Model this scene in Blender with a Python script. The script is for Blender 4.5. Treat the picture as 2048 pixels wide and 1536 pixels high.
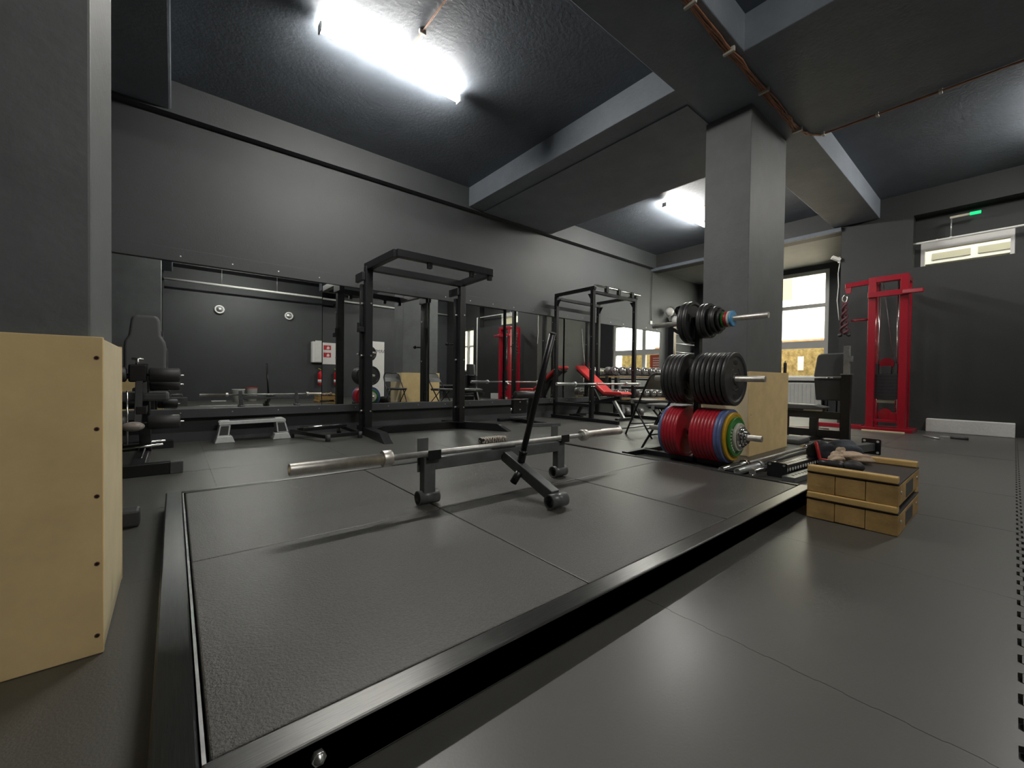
import bpy, bmesh, math, random
from mathutils import Vector, Matrix, Euler
for _o in list(bpy.data.objects): bpy.data.objects.remove(_o)
C = bpy.context.scene.collection
SC = bpy.context.scene
PI = math.pi
R = math.radians
# ------------------------------------------------------------------ camera
cam = bpy.data.objects.new('camera', bpy.data.cameras.new('camera')); C.objects.link(cam)
_yaw, _pit, _rol = R(50.623), R(-0.850), R(0.715)
_F = Vector((math.cos(_yaw)*math.cos(_pit), math.sin(_yaw)*math.cos(_pit), math.sin(_pit)))
_r = Vector((math.sin(_yaw), -math.cos(_yaw), 0)); _u = _r.cross(_F)
_r2 = math.cos(_rol)*_r + math.sin(_rol)*_u; _u2 = -math.sin(_rol)*_r + math.cos(_rol)*_u
cam.matrix_world = Matrix(((_r2.x, _u2.x, -_F.x, 0), (_r2.y, _u2.y, -_F.y, 0), (_r2.z, _u2.z, -_F.z, 0.73), (0, 0, 0, 1)))
cam.data.sensor_width = 36; cam.data.lens = 824.6/2048*36
cam.data.clip_start = 0.02; cam.data.clip_end = 200
SC.camera = cam
# ------------------------------------------------------------------ exposure, sky
SC.view_settings.view_transform = 'Standard'; SC.view_settings.look = 'None'
SC.view_settings.gamma = 1.0; SC.view_settings.use_curve_mapping = False
SC.view_settings.exposure = 2.5
LAMP = 34.0
SKY = 2.2
w = bpy.data.worlds.new('overcast_sky'); SC.world = w; w.use_nodes = True
bg = w.node_tree.nodes['Background']; bg.inputs[0].default_value = (1.0, 0.96, 0.84, 1); bg.inputs[1].default_value = SKY
# ------------------------------------------------------------------ materials
def mat(name, col, rough=0.5, metal=0.0, bump=None, var=None, spec=0.5, emit=0.0, coat=0.0, stretch=None, coatr=0.05, aniso=None):
    """bump=(scale,strength[,distance]); var=(scale,amount[,second colour]); all noise lives in object space"""
    m = bpy.data.materials.new(name); m.use_nodes = True
    nt = m.node_tree; N = nt.nodes; L = nt.links; b = N['Principled BSDF']
    b.inputs['Base Color'].default_value = (*col, 1); b.inputs['Roughness'].default_value = rough
    b.inputs['Metallic'].default_value = metal; b.inputs['Specular IOR Level'].default_value = spec
    b.inputs['Coat Weight'].default_value = coat
    b.inputs['Coat Roughness'].default_value = coatr
    if aniso:
        b.inputs['Anisotropic'].default_value = 0.88; cx = m.node_tree.nodes.new('ShaderNodeCombineXYZ')
        for i in range(3): cx.inputs[i].default_value = aniso[i]
        m.node_tree.links.new(cx.outputs[0], b.inputs['Tangent'])
    tc = N.new('ShaderNodeTexCoord'); src = tc.outputs['Object']
    if stretch:
        mp = N.new('ShaderNodeMapping'); mp.inputs['Scale'].default_value = stretch
        L.new(src, mp.inputs['Vector']); src = mp.outputs['Vector']
    if var:
        n = N.new('ShaderNodeTexNoise'); n.inputs['Scale'].default_value = var[0]; n.inputs['Detail'].default_value = 6
        n.inputs['Roughness'].default_value = 0.65; L.new(src, n.inputs['Vector'])
        cr = N.new('ShaderNodeValToRGB'); c2 = var[2] if len(var) > 2 else tuple(min(1, c*(1+var[1])) for c in col)
        c1 = tuple(c*(1-var[1]) for c in col)
        cr.color_ramp.elements[0].position = 0.3; cr.color_ramp.elements[1].position = 0.72
        cr.color_ramp.elements[0].color = (*c1, 1); cr.color_ramp.elements[1].color = (*c2, 1)
        L.new(n.outputs['Fac'], cr.inputs['Fac']); L.new(cr.outputs['Color'], b.inputs['Base Color'])
        mr = N.new('ShaderNodeMapRange'); mr.inputs['To Min'].default_value = max(0.02, rough-0.07); mr.inputs['To Max'].default_value = min(1, rough+0.07)
        L.new(n.outputs['Fac'], mr.inputs['Value']); L.new(mr.outputs['Result'], b.inputs['Roughness'])
    if bump:
        n2 = N.new('ShaderNodeTexNoise'); n2.inputs['Scale'].default_value = bump[0]; n2.inputs['Detail'].default_value = 4
        L.new(src, n2.inputs['Vector'])
        bp = N.new('ShaderNodeBump'); bp.inputs['Strength'].default_value = bump[1]
        bp.inputs['Distance'].default_value = bump[2] if len(bump) > 2 else 0.004
        L.new(n2.outputs['Fac'], bp.inputs['Height']); L.new(bp.outputs['Normal'], b.inputs['Normal'])
    if emit:
        b.inputs['Emission Color'].default_value = (*col, 1); b.inputs['Emission Strength'].default_value = emit
    return m
def glass_mat(name):
    m = bpy.data.materials.new(name); m.use_nodes = True; nt = m.node_tree; N = nt.nodes; L = nt.links
    N.remove(N['Principled BSDF']); out = N['Material Output']
    t = N.new('ShaderNodeBsdfTransparent'); g = N.new('ShaderNodeBsdfGlossy'); g.inputs['Roughness'].default_value = 0.02
    t.inputs['Color'].default_value = (0.95, 0.97, 0.96, 1)
    f = N.new('ShaderNodeFresnel'); f.inputs['IOR'].default_value = 1.4; mx = N.new('ShaderNodeMixShader')
    ge = N.new('ShaderNodeNewGeometry'); ml = N.new('ShaderNodeMath'); ml.operation = 'SUBTRACT'; ml.use_clamp = True   # no total reflection at the inner face of a thin pane
    L.new(f.outputs[0], ml.inputs[0]); L.new(ge.outputs['Backfacing'], ml.inputs[1]); L.new(ml.outputs[0], mx.inputs[0]); L.new(t.outputs[0], mx.inputs[1]); L.new(g.outputs[0], mx.inputs[2]); L.new(mx.outputs[0], out.inputs[0])
    return m
M = {}
M['wall'] = mat('charcoal_wall_paint', (0.046, 0.051, 0.053), 0.60, bump=(60, 0.25), var=(2.2, 0.10))
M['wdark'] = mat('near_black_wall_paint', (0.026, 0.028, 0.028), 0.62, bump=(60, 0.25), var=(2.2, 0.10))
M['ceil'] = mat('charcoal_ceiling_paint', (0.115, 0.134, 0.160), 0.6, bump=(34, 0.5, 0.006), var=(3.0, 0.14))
M['pillar'] = mat('dark_grey_pillar_paint', (0.135, 0.145, 0.148), 0.55, bump=(40, 0.3), var=(4.0, 0.15))
M['beam'] = mat('lightened_beam_paint', (0.185, 0.21, 0.245), 0.6, bump=(34, 0.5, 0.006), var=(3.0, 0.14))  # ceiling paint made lighter, bounce light for the dim beam undersides in its colour
M['rubber'] = mat('black_rubber_floor', (0.040, 0.040, 0.037), 0.50, bump=(160, 0.35, 0.002), var=(1.6, 0.22))
M['rubber2'] = mat('black_rubber_tile', (0.046, 0.046, 0.039), 0.60, bump=(160, 0.4, 0.002), var=(2.3, 0.16), spec=0.9, coat=0.5, coatr=0.31)
M['gran'] = mat('granular_platform_rubber', (0.044, 0.043, 0.037), 0.56, bump=(170, 1.0, 0.004), var=(130, 0.6), spec=0.9, coat=0.4, coatr=0.36)
M['steel'] = mat('black_powder_coat', (0.010, 0.0105, 0.012), 0.36, bump=(400, 0.15, 0.001))
M['rail'] = mat('scuffed_rail_lengthwise', (0.17, 0.17, 0.165), 0.36, 0.9, var=(30, 0.35), stretch=(0.5, 40, 1), aniso=(0, 1, 0))
M['rail2'] = mat('scuffed_rail_crosswise', (0.055, 0.060, 0.062), 0.34, 0.9, var=(30, 0.3), stretch=(40, 0.5, 1), aniso=(1, 0, 0))
M['gsteel'] = mat('graphite_painted_steel', (0.095, 0.10, 0.102), 0.36, bump=(300, 0.15, 0.001), var=(14, 0.25))
M['chrome'] = mat('chrome', (0.78, 0.77, 0.74), 0.16, 1.0)
M['dbhead'] = mat('grey_dumbbell_head', (0.16, 0.155, 0.15), 0.3, 0.4)
M['barsteel'] = mat('worn_bar_steel', (0.78, 0.75, 0.70), 0.44, 1.0, var=(30, 0.18))
M['knurl'] = mat('knurled_bar_shaft', (0.55, 0.55, 0.53), 0.46, 0.8, bump=(600, 0.5, 0.001), var=(24, 0.2))
M['galv'] = mat('galvanised_steel', (0.50, 0.51, 0.51), 0.42, 0.85, var=(20, 0.2))
M['vinyl'] = mat('black_vinyl', (0.030, 0.030, 0.032), 0.40, bump=(180, 0.2, 0.001))
M['gvinyl'] = mat('charcoal_vinyl', (0.085, 0.087, 0.09), 0.5, bump=(180, 0.2, 0.001))
M['foamroll'] = mat('black_foam_roller', (0.032, 0.032, 0.033), 0.55, bump=(120, 0.2, 0.002))
M['chairgrey'] = mat('grey_chair_vinyl', (0.11, 0.112, 0.112), 0.45, bump=(120, 0.2, 0.001))
M['redvinyl'] = mat('red_vinyl', (0.62, 0.028, 0.028), 0.42, bump=(150, 0.15, 0.001))
M['redsteel'] = mat('red_gloss_paint', (0.30, 0.006, 0.018), 0.28, coat=0.3)
M['mdf'] = mat('mdf_board', (0.80, 0.60, 0.30), 0.62, bump=(150, 0.15, 0.001), var=(5, 0.10))
M['mdfedge'] = mat('pale_mdf_side', (0.72, 0.62, 0.40), 0.6, bump=(120, 0.15, 0.001), var=(6, 0.08))
M['wood'] = mat('worn_block_wood', (0.42, 0.265, 0.095), 0.62, bump=(40, 0.5, 0.003), var=(9, 0.30))
M['batten'] = mat('pine_batten', (0.58, 0.38, 0.14), 0.55, bump=(30, 0.3, 0.002), var=(7, 0.2), stretch=(8, 1, 8))
M['dark'] = mat('near_black_recess', (0.008, 0.008, 0.009), 0.7)
M['platebk'] = mat('black_rubber_plate', (0.034, 0.034, 0.035), 0.42, bump=(90, 0.3, 0.002), var=(20, 0.3))
M['pred'] = mat('red_plate_enamel', (0.40, 0.016, 0.030), 0.34, var=(18, 0.16))
M['pblue'] = mat('blue_plate_enamel', (0.10, 0.14, 0.30), 0.36, var=(18, 0.2))
M['pyel'] = mat('yellow_plate_enamel', (0.62, 0.36, 0.02), 0.36, var=(18, 0.15))
M['pgrn'] = mat('green_plate_enamel', (0.035, 0.22, 0.04), 0.36, var=(18, 0.2))
M['pwht'] = mat('white_plate_enamel', (0.62, 0.60, 0.52), 0.4, var=(18, 0.1))
M['plblue'] = mat('light_blue_plate', (0.10, 0.34, 0.62), 0.4)
M['white'] = mat('white_paint', (0.74, 0.74, 0.71), 0.45, var=(6, 0.06))
M['pvc'] = mat('white_window_frame', (0.72, 0.71, 0.69), 0.35)
M['foam'] = mat('white_polystyrene', (0.74, 0.74, 0.72), 0.8, bump=(90, 0.6, 0.004), var=(40, 0.08))
M['plast'] = mat('grey_step_plastic', (0.60, 0.62, 0.62), 0.5, var=(30, 0.1))
M['dgrey'] = mat('dark_grey_plastic', (0.05, 0.052, 0.055), 0.5)
M['casing'] = mat('cream_window_casing', (0.42, 0.40, 0.31), 0.7)
M['copper'] = mat('copper_brown_cable', (0.34, 0.155, 0.085), 0.42, var=(9, 0.35))
M['clip'] = mat('pale_cable_clip', (0.55, 0.52, 0.46), 0.5)
M['bolt'] = mat('zinc_bolt', (0.62, 0.63, 0.62), 0.3, 0.9)
M['mirror'] = mat('mirror_glass', (0.80, 0.82, 0.81), 0.0, 1.0)
M['glass'] = glass_mat('window_glass')
M['tube'] = mat('lamp_tube', (1.0, 0.965, 0.90), 0.5, emit=LAMP)
M['green'] = mat('exit_green', (0.0, 0.55, 0.14), 0.5, emit=0.32)
M['cloth'] = mat('beige_glove_cloth', (0.50, 0.38, 0.27), 0.85, bump=(30, 0.7, 0.008), var=(16, 0.25))
M['knob'] = mat('grey_brown_knob', (0.26, 0.23, 0.20), 0.5, var=(25, 0.3))
M['navy'] = mat('navy_bag_fabric', (0.018, 0.019, 0.026), 0.7, bump=(60, 0.5, 0.004))
M['slate'] = mat('slate_blue_fabric', (0.085, 0.095, 0.115), 0.75, bump=(40, 0.6, 0.005), var=(10, 0.25))
M['silver'] = mat('silver_balloon', (0.62, 0.62, 0.60), 0.25)
M['blkgloss'] = mat('black_balloon', (0.006, 0.006, 0.007), 0.12)
M['zebra'] = mat('zebra_fabric', (0.06, 0.055, 0.05), 0.8)
M['extred'] = mat('extinguisher_red', (0.55, 0.012, 0.02), 0.3)
M['lime'] = mat('lime_hose', (0.45, 0.55, 0.08), 0.5)
M['facade'] = mat('white_facade', (0.86, 0.85, 0.80), 0.8, var=(1.2, 0.04))
M['cream'] = mat('cream_facade', (0.42, 0.38, 0.27), 0.8, var=(1.5, 0.10))
M['shutter'] = mat('tan_shutter', (0.17, 0.14, 0.09), 0.7)
M['osb'] = mat('strand_board', (0.34, 0.21, 0.05), 0.75, bump=(30, 0.4, 0.004), var=(9, 0.55, (0.50, 0.38, 0.15)))
M['tileroof'] = mat('orange_roof_tile', (0.34, 0.12, 0.04), 0.7, var=(8, 0.3))
M['ground'] = mat('outdoor_concrete', (0.42, 0.40, 0.36), 0.8, var=(3, 0.15))
M['poster'] = mat('red_poster', (0.60, 0.10, 0.055), 0.5)
M['paper'] = mat('white_paper', (0.78, 0.77, 0.74), 0.6)
M['plum'] = mat('plum_foam_block', (0.075, 0.016, 0.022), 0.7)
M['orangew'] = mat('orange_timber', (0.55, 0.30, 0.08), 0.6, var=(8, 0.2))
def zebra_nodes():
    m = M['zebra']; N = m.node_tree.nodes; L = m.node_tree.links; b = N['Principled BSDF']
    tc = N.new('ShaderNodeTexCoord'); wv = N.new('ShaderNodeTexWave'); wv.inputs['Scale'].default_value = 14; wv.inputs['Distortion'].default_value = 9
    cr = N.new('ShaderNodeValToRGB'); cr.color_ramp.elements[0].position = 0.45; cr.color_ramp.elements[1].position = 0.55
    cr.color_ramp.elements[0].color = (0.02, 0.018, 0.016, 1); cr.color_ramp.elements[1].color = (0.62, 0.56, 0.48, 1)
    L.new(tc.outputs['Object'], wv.inputs['Vector']); L.new(wv.outputs['Fac'], cr.inputs['Fac']); L.new(cr.outputs['Color'], b.inputs['Base Color'])
zebra_nodes()
# ------------------------------------------------------------------ mesh builder
class G:
    def __init__(s, mtx=None): s.v = []; s.f = []; s.sm = []; s.m = mtx
    def add(s, vs, fs, smooth=False):
        k = len(s.v)
        for p in vs:
            p = Vector(p); s.v.append(s.m @ p if s.m else p)
        for i, f in enumerate(fs):
            s.f.append([k+j for j in f]); s.sm.append(smooth[i] if isinstance(smooth, list) else smooth)
        return s
    def box(s, x0, x1, y0, y1, z0, z1):
        return s.add([(x0,y0,z0),(x1,y0,z0),(x1,y1,z0),(x0,y1,z0),(x0,y0,z1),(x1,y0,z1),(x1,y1,z1),(x0,y1,z1)],
                     [(0,3,2,1),(4,5,6,7),(0,1,5,4),(1,2,6,5),(2,3,7,6),(3,0,4,7)])
    def beam(s, p0, p1, w, h, up=(0,0,1)):
        p0, p1 = Vector(p0), Vector(p1); d = (p1-p0).normalized(); up = Vector(up)
        if abs(d.dot(up)) > 0.98: up = Vector((0,1,0))
        a = d.cross(up).normalized()*w/2; b = a.cross(d).normalized()*h/2
        vs = [p+q for p in (p0, p1) for q in (-a-b, a-b, a+b, -a+b)]
        return s.add(vs, [(3,2,1,0),(4,5,6,7),(0,1,5,4),(1,2,6,5),(2,3,7,6),(3,0,4,7)])
    def cyl(s, p0, p1, r, n=16, r2=None, caps=True):
        p0, p1 = Vector(p0), Vector(p1); d = (p1-p0).normalized(); r2 = r if r2 is None else r2
        t = Vector((0,0,1)) if abs(d.z) < 0.9 else Vector((1,0,0)); a = d.cross(t).normalized(); b = d.cross(a)
        vs = [p0+(a*math.cos(2*PI*i/n)+b*math.sin(2*PI*i/n))*r for i in range(n)]+[p1+(a*math.cos(2*PI*i/n)+b*math.sin(2*PI*i/n))*r2 for i in range(n)]
        fs = [(i, n+i, n+(i+1) % n, (i+1) % n) for i in range(n)]; sm = [True]*n
        if caps: fs += [tuple(range(n)), tuple(range(2*n-1, n-1, -1))]; sm += [False, False]
        return s.add(vs, fs, sm)
    def tube(s, pts, r, n=8, closed=False):
        pts = [Vector(p) for p in pts]; k = len(pts); vs = []; a = None
        for i, p in enumerate(pts):
            q0 = pts[(i-1) % k] if (closed or i > 0) else p; q1 = pts[(i+1) % k] if (closed or i < k-1) else p
            d = (q1-q0).normalized()
            if a is None:
                t = Vector((0,0,1)) if abs(d.z) < 0.9 else Vector((1,0,0)); a = d.cross(t).normalized()
            a = (a - d*a.dot(d)).normalized(); b = d.cross(a)
            vs += [p+(a*math.cos(2*PI*j/n)+b*math.sin(2*PI*j/n))*r for j in range(n)]
        fs = []; rng = k if closed else k-1
        for i in range(rng):
            for j in range(n):
                i2 = (i+1) % k
                fs.append((i*n+j, i*n+(j+1) % n, i2*n+(j+1) % n, i2*n+j))
        sm = [True]*len(fs)
        if not closed: fs += [tuple(range(n-1, -1, -1)), tuple((k-1)*n+j for j in range(n))]; sm += [False]*2
        return s.add(vs, fs, sm)
    def lathe(s, prof, org, ax, n=32, smooth=True):
        """prof: list of (r, t); revolved about axis ax through org"""
        org = Vector(org); d = Vector(ax).normalized(); t = Vector((0,0,1)) if abs(d.z) < 0.9 else Vector((1,0,0))
        a = d.cross(t).normalized(); b = d.cross(a); vs = []
        for (r, h) in prof:
            for j in range(n): vs.append(org+d*h+(a*math.cos(2*PI*j/n)+b*math.sin(2*PI*j/n))*max(r, 1e-4))
        fs = []; k = len(prof); sm = []
        for i in range(k-1):
            for j in range(n): fs.append((i*n+j, i*n+(j+1) % n, (i+1)*n+(j+1) % n, (i+1)*n+j)); sm.append(smooth if not isinstance(smooth, list) else smooth[i])
        return s.add(vs, fs, sm)
    def prism(s, poly, axis, d0, d1):
        """poly: 2-D points; axis 'x' -> (y,z), 'y' -> (x,z), 'z' -> (x,y)"""
        n = len(poly)
        def P3(p, d): return {'x': (d, p[0], p[1]), 'y': (p[0], d, p[1]), 'z': (p[0], p[1], d)}[axis]
        vs = [P3(p, d0) for p in poly]+[P3(p, d1) for p in poly]
        fs = [tuple(range(n-1, -1, -1)), tuple(range(n, 2*n))]+[(i, (i+1) % n, n+(i+1) % n, n+i) for i in range(n)]
        return s.add(vs, fs)
    def ell(s, c, r, n=20, k=12):
        c = Vector(c); vs = []; fs = []
        for i in range(k+1):
            th = PI*i/k
            for j in range(n):
                ph = 2*PI*j/n; vs.append((c.x+r[0]*math.sin(th)*math.cos(ph), c.y+r[1]*math.sin(th)*math.sin(ph), c.z+r[2]*math.cos(th)))
        for i in range(k):
            for j in range(n): fs.append((i*n+j, (i+1)*n+j, (i+1)*n+(j+1) % n, i*n+(j+1) % n))
        return s.add(vs, fs, True)
    def build(s, name, m, parent=None, off=(0,0,0), bevel=0.0, seg=2, clean=True):
        me = bpy.data.meshes.new(name); off = Vector(off)
        me.from_pydata([tuple(p-off) for p in s.v], [], s.f)
        me.polygons.foreach_set('use_smooth', s.sm)
        bm = bmesh.new(); bm.from_mesh(me)
        if clean: bmesh.ops.remove_doubles(bm, verts=bm.verts, dist=1e-6)
        bmesh.ops.recalc_face_normals(bm, faces=bm.faces)
        bm.to_mesh(me); bm.free()
        me.materials.append(m if not isinstance(m, str) else M[m])
        o = bpy.data.objects.new(name, me); C.objects.link(o)
        if parent is not None: o.parent = parent
        if bevel:
            b = o.modifiers.new('edge', 'BEVEL'); b.width = bevel; b.segments = seg; b.limit_method = 'ANGLE'; b.angle_limit = R(40)
        return o
def tag(o, label, cat, group=None, kind=None):
    o['label'] = label; o['category'] = cat
    if group: o['group'] = group
    if kind: o['kind'] = kind
    return o
class T:
    """a thing: Empty at its base; parts are authored in world coordinates (w=True) or in its own"""
    def __init__(s, name, label, cat, loc=(0,0,0), rotz=0, group=None, w=True):
        s.o = bpy.data.objects.new(name, None); C.objects.link(s.o); s.o.location = loc; s.o.rotation_euler = (0,0,rotz)
        s.o.empty_display_size = 0.1; tag(s.o, label, cat, group); s.loc = Vector(loc); s.w = w
    def p(s, name, g, m, par=None, bevel=0.0, label=None):
        o = g.build(name, m, par or s.o, s.loc if s.w else (0,0,0), bevel)
        if label: o['label'] = label
        return o
def copy_tree(o, parent=None):
    c = o.copy(); C.objects.link(c)
    if parent is not None: c.parent = parent
    for ch in list(o.children): copy_tree(ch, c)
    return c
def struct(name, g, m, parent=None, bevel=0.0):
    o = g.build(name, m, parent, bevel=bevel)
    if parent is None: o['kind'] = 'structure'
    return o
ORD = ['first','second','third','fourth','fifth','sixth','seventh','eighth','ninth','tenth','eleventh','twelfth','thirteenth','fourteenth','fifteenth','sixteenth','seventeenth','eighteenth']
def rrect(x0, x1, y0, y1, r, n=4):
    pts = []
    for cx, cy, a in ((x1-r, y0+r, -90), (x1-r, y1-r, 0), (x0+r, y1-r, 90), (x0+r, y0+r, 180)):
        for i in range(n+1): pts.append((cx+r*math.cos(R(a+90*i/n)), cy+r*math.sin(R(a+90*i/n))))
    return pts
# ------------------------------------------------------------------ setting
XR, YM, YB, XL, XA = 8.95, 5.62, -3.0, -3.0, 11.3
ZB, ZC = 3.42, 3.72
floor = struct('floor', G().box(XL, XA+.2, YB-.1, YM+.1, -.06, -.014), 'dark')
# interlocking rubber tiles, one object each
def tile_mesh():
    g = G(); pts = []; n = 18; e = 0.0009
    def f(t): # toothed edge profile 0..1
        k = int(t*n); return 0.015 if k % 2 else 0.0
    def edge(): # list of (t, offset)
        out = []
        for k in range(n):
            o = f((k+.5)/n); out += [(k/n+.004, o), ((k+1)/n-.004, o)]
        return out
    E = edge()
    pts += [(t, o+e) for t, o in E]                 # bottom (y=0)
    pts += [(1+o*.25-e, t) for t, o in E]               # right
    pts += [(t, 1+o-e) for t, o in reversed(E)]     # top
    pts += [(o*.25+e, t) for t, o in reversed(E)]   # left
    pts = [(min(max(x, e), 1.0145), min(max(y, e), 1.0145)) for x, y in pts]
    g.prism(pts, 'z', -.014, 0.0); return g
t0 = None; rnd = random.Random(5)
for iy in range(-3, 6):
    for ix in range(-4, 12):
        x = 0.215+ix*1.0; y = -0.035+iy*0.985
        if iy < 0: y -= 0.006
        if x > XA or x+1 < XL or y > YM-.15: continue
        if x > XR and (y < 1.6): continue
        if t0 is None:
            t0 = tile_mesh().build('rubber_tile', 'rubber2', floor); o = t0
        else:
            o = t0.copy(); C.objects.link(o); o.parent = floor
        o.location = (x, y, rnd.uniform(-.0012, 0.0)); o.scale = (1, 0.985, 1)
# walls
struct('wall_back', G().box(XL, XA+.2, YM, YM+.2, -.05, 3.9), 'wall')
struct('wall_left', G().box(XL-.2, XL, YB, YM+.2, -.05, 3.9), 'wall')
g = G()   # wall behind the camera with an upper recess and window niches
g.box(XL, -.2, YB-.2, YB, -.05, 3.9); g.box(-.2, 4.6, YB-.2, YB, -.05, 2.96); g.box(-.2, 4.6, YB-.2, YB, 3.66, 3.9); g.box(-.2, 4.6, YB-.55, YB-.5, 2.9, 3.7); g.box(4.6, XR+.3, YB-.2, YB, -.05, 3.9)
g.box(-.25, -.2, YB-.5, YB-.2, 2.9, 3.7); g.box(4.6, 4.65, YB-.5, YB-.2, 2.9, 3.7); g.box(-.2, 4.6, YB-.5, YB-.2, 2.9, 2.96); g.box(-.2, 4.6, YB-.5, YB-.2, 3.66, 3.7)
struct('wall_front', g, 'wall')
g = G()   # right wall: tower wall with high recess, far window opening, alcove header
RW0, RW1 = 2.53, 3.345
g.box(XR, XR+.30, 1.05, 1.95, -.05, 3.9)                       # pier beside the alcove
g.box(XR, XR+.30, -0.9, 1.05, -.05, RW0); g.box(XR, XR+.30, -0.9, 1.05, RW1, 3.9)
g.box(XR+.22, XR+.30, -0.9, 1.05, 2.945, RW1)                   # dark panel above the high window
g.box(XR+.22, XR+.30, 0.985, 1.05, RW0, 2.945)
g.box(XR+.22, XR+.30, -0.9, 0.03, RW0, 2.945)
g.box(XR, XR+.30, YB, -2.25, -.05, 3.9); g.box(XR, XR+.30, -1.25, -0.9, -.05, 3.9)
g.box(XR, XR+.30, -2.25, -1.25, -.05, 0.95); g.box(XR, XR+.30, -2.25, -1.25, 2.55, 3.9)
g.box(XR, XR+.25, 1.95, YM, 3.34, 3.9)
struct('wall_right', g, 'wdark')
g = G()   # alcove
g.box(XR+.30, XA+.2, 1.75, 1.95, -.05, 3.6)
WY0, WY1, WZ0, WZ1 = 2.66, 4.96, 0.78, 3.27
g.box(XA, XA+.2, 1.95, WY0, -.05, 3.6); g.box(XA, XA+.2, WY1, YM, -.05, 3.6)
g.box(XA, XA+.2, WY0, WY1, -.05, WZ0); g.box(XA, XA+.2, WY0, WY1, WZ1, 3.6)
struct('wall_alcove', g, 'wall')
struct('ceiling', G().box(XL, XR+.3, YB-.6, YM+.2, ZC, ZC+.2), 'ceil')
struct('ceiling_alcove', G().box(XR+.25, XA+.2, 1.75, YM+.2, 3.385, 3.6), 'pillar')
# concrete beams
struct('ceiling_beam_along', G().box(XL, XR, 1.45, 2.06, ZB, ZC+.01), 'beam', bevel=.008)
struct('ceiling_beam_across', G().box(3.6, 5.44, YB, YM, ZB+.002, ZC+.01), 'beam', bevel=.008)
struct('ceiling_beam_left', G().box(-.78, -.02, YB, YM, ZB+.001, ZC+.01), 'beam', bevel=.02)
struct('ceiling_beam_back', G().box(XL, XR, YM-.11, YM+.01, 3.395, ZC+.01), 'wall')
struct('trim_1', G().box(3.88, 5.42, 2.08, YM-.11, ZB-.012, ZB+.002), 'beam')
struct('ceiling_beam_right', G().box(XR-.05, XR+.02, 1.95, YM, 3.335, 3.40), 'ceil')
struct('pillar_left', G().box(-.80, -.165, 1.52, 1.98, -.01, ZB+.02), 'pillar', bevel=.006)
struct('pillar_right', G().box(4.33, 5.285, 1.665, 2.11, -.01, ZB+.02), 'pillar', bevel=.006)
# high window in the right wall recess
def window(name, x, y0, y1, z0, z1, mull, trans, prof=0.07, extra=None):
    """frame in the plane x; mullions at y, transoms (z, height)"""
    g = G(); d0, d1 = x, x+.07
    g.box(d0, d1, y0, y0+prof, z0, z1); g.box(d0, d1, y1-prof, y1, z0, z1); g.box(d0, d1, y0+prof, y1-prof, z0, z0+prof); g.box(d0, d1, y0+prof, y1-prof, z1-prof, z1)
    for m_ in mull: g.box(d0-.005, d1, m_-prof*.7, m_+prof*.7, z0+prof, z1-prof)
    ys = [y0+prof]+[v for m_ in mull for v in (m_-prof*.7, m_+prof*.7)]+[y1-prof]
    for t, h in trans:
        for i in range(0, len(ys), 2): g.box(d0, d1, ys[i], ys[i+1], t-h/2, t+h/2)
    o = struct(name, g, 'pvc')
    zs = [z0+prof]+[v for t, h in sorted(trans) for v in (t-h/2, t+h/2)]+[z1-prof]
    for i in range(0, len(ys), 2):
        for j in range(0, len(zs), 2):
            struct('pane', G().box(x+.03, x+.036, ys[i], ys[i+1], zs[j], zs[j+1]), 'glass', o)
    return o
w1 = window('window_1', XA+.05, WY0, WY1, WZ0, WZ1, [3.81], [(1.585, .17), (2.47, .085)], .085)
struct('window_sill', G().box(XA-.06, XA+.06, WY0, WY1-.0, WZ0-.03, WZ0+.05), 'pvc', w1, .006)
w2 = window('window_2', XR+.24, 0.03, 0.985, RW0, 2.945, [], [], .045)
struct('sash_frame', G().box(XR+.235, XR+.25, 0.075, .94, 2.82, 2.90), 'pvc', w2)
w3 = window('window_3', XR+.12, -2.25, -1.25, .95, 2.55, [-1.75], [(1.9, .06)], .06)
# ---- mirror wall: panels, lining board, ledge
PB = 0.352; PT = 1.915
joints = [-1.6, -.09, 1.455, 2.93, 4.42, 5.90, 7.40, 9.28]
tilt = [0, 0, 1.3, 1.6, 1.62, 0.0, 0.0]
where = ['behind the leg machine', 'above the grey step', 'behind the single squat rack', 'right of the squat rack upright', 'left of the power cage', 'behind the power cage', 'behind the dumbbell rack']
for i in range(7):
    x0, x1 = joints[i]+.0015, joints[i+1]-.0015; cx = (x0+x1)/2
    t = T('mirror_panel', 'tall frameless wall mirror panel '+where[i], 'mirror', (cx, 5.585, PB), R(tilt[i]), 'mirror panels along the back wall', w=False)
    hw = (x1-x0)/2
    t.p('mirror_glass', G().box(-hw, hw, 0, .004, 0, PT-PB), 'mirror')
    t.p('backing', G().box(-hw+.01, hw-.01, .0045, .010, .01, PT-PB-.01), 'dark')
s1 = struct('trim_2', G().box(XL, 9.30, 5.552, YM, PT-.015, 2.035), 'wall', bevel=.003)
s2 = struct('baseboard_back', G().box(XL, 9.30, 5.535, YM, .262, PB+.004), 'wall', bevel=.003)
s0 = None
for k in range(21):
    x = .056+.452*k
    for par, y, z in ((s1, 5.552, 1.957), (s2, 5.535, .317)):
        if s0 is None:
            s0 = G().cyl((0,0,0), (0,-.004,0), .007, 8).build('screw', 'bolt', par); o = s0
        else: o = s0.copy(); C.objects.link(o); o.parent = par
        o.location = (x, y, z)
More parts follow.
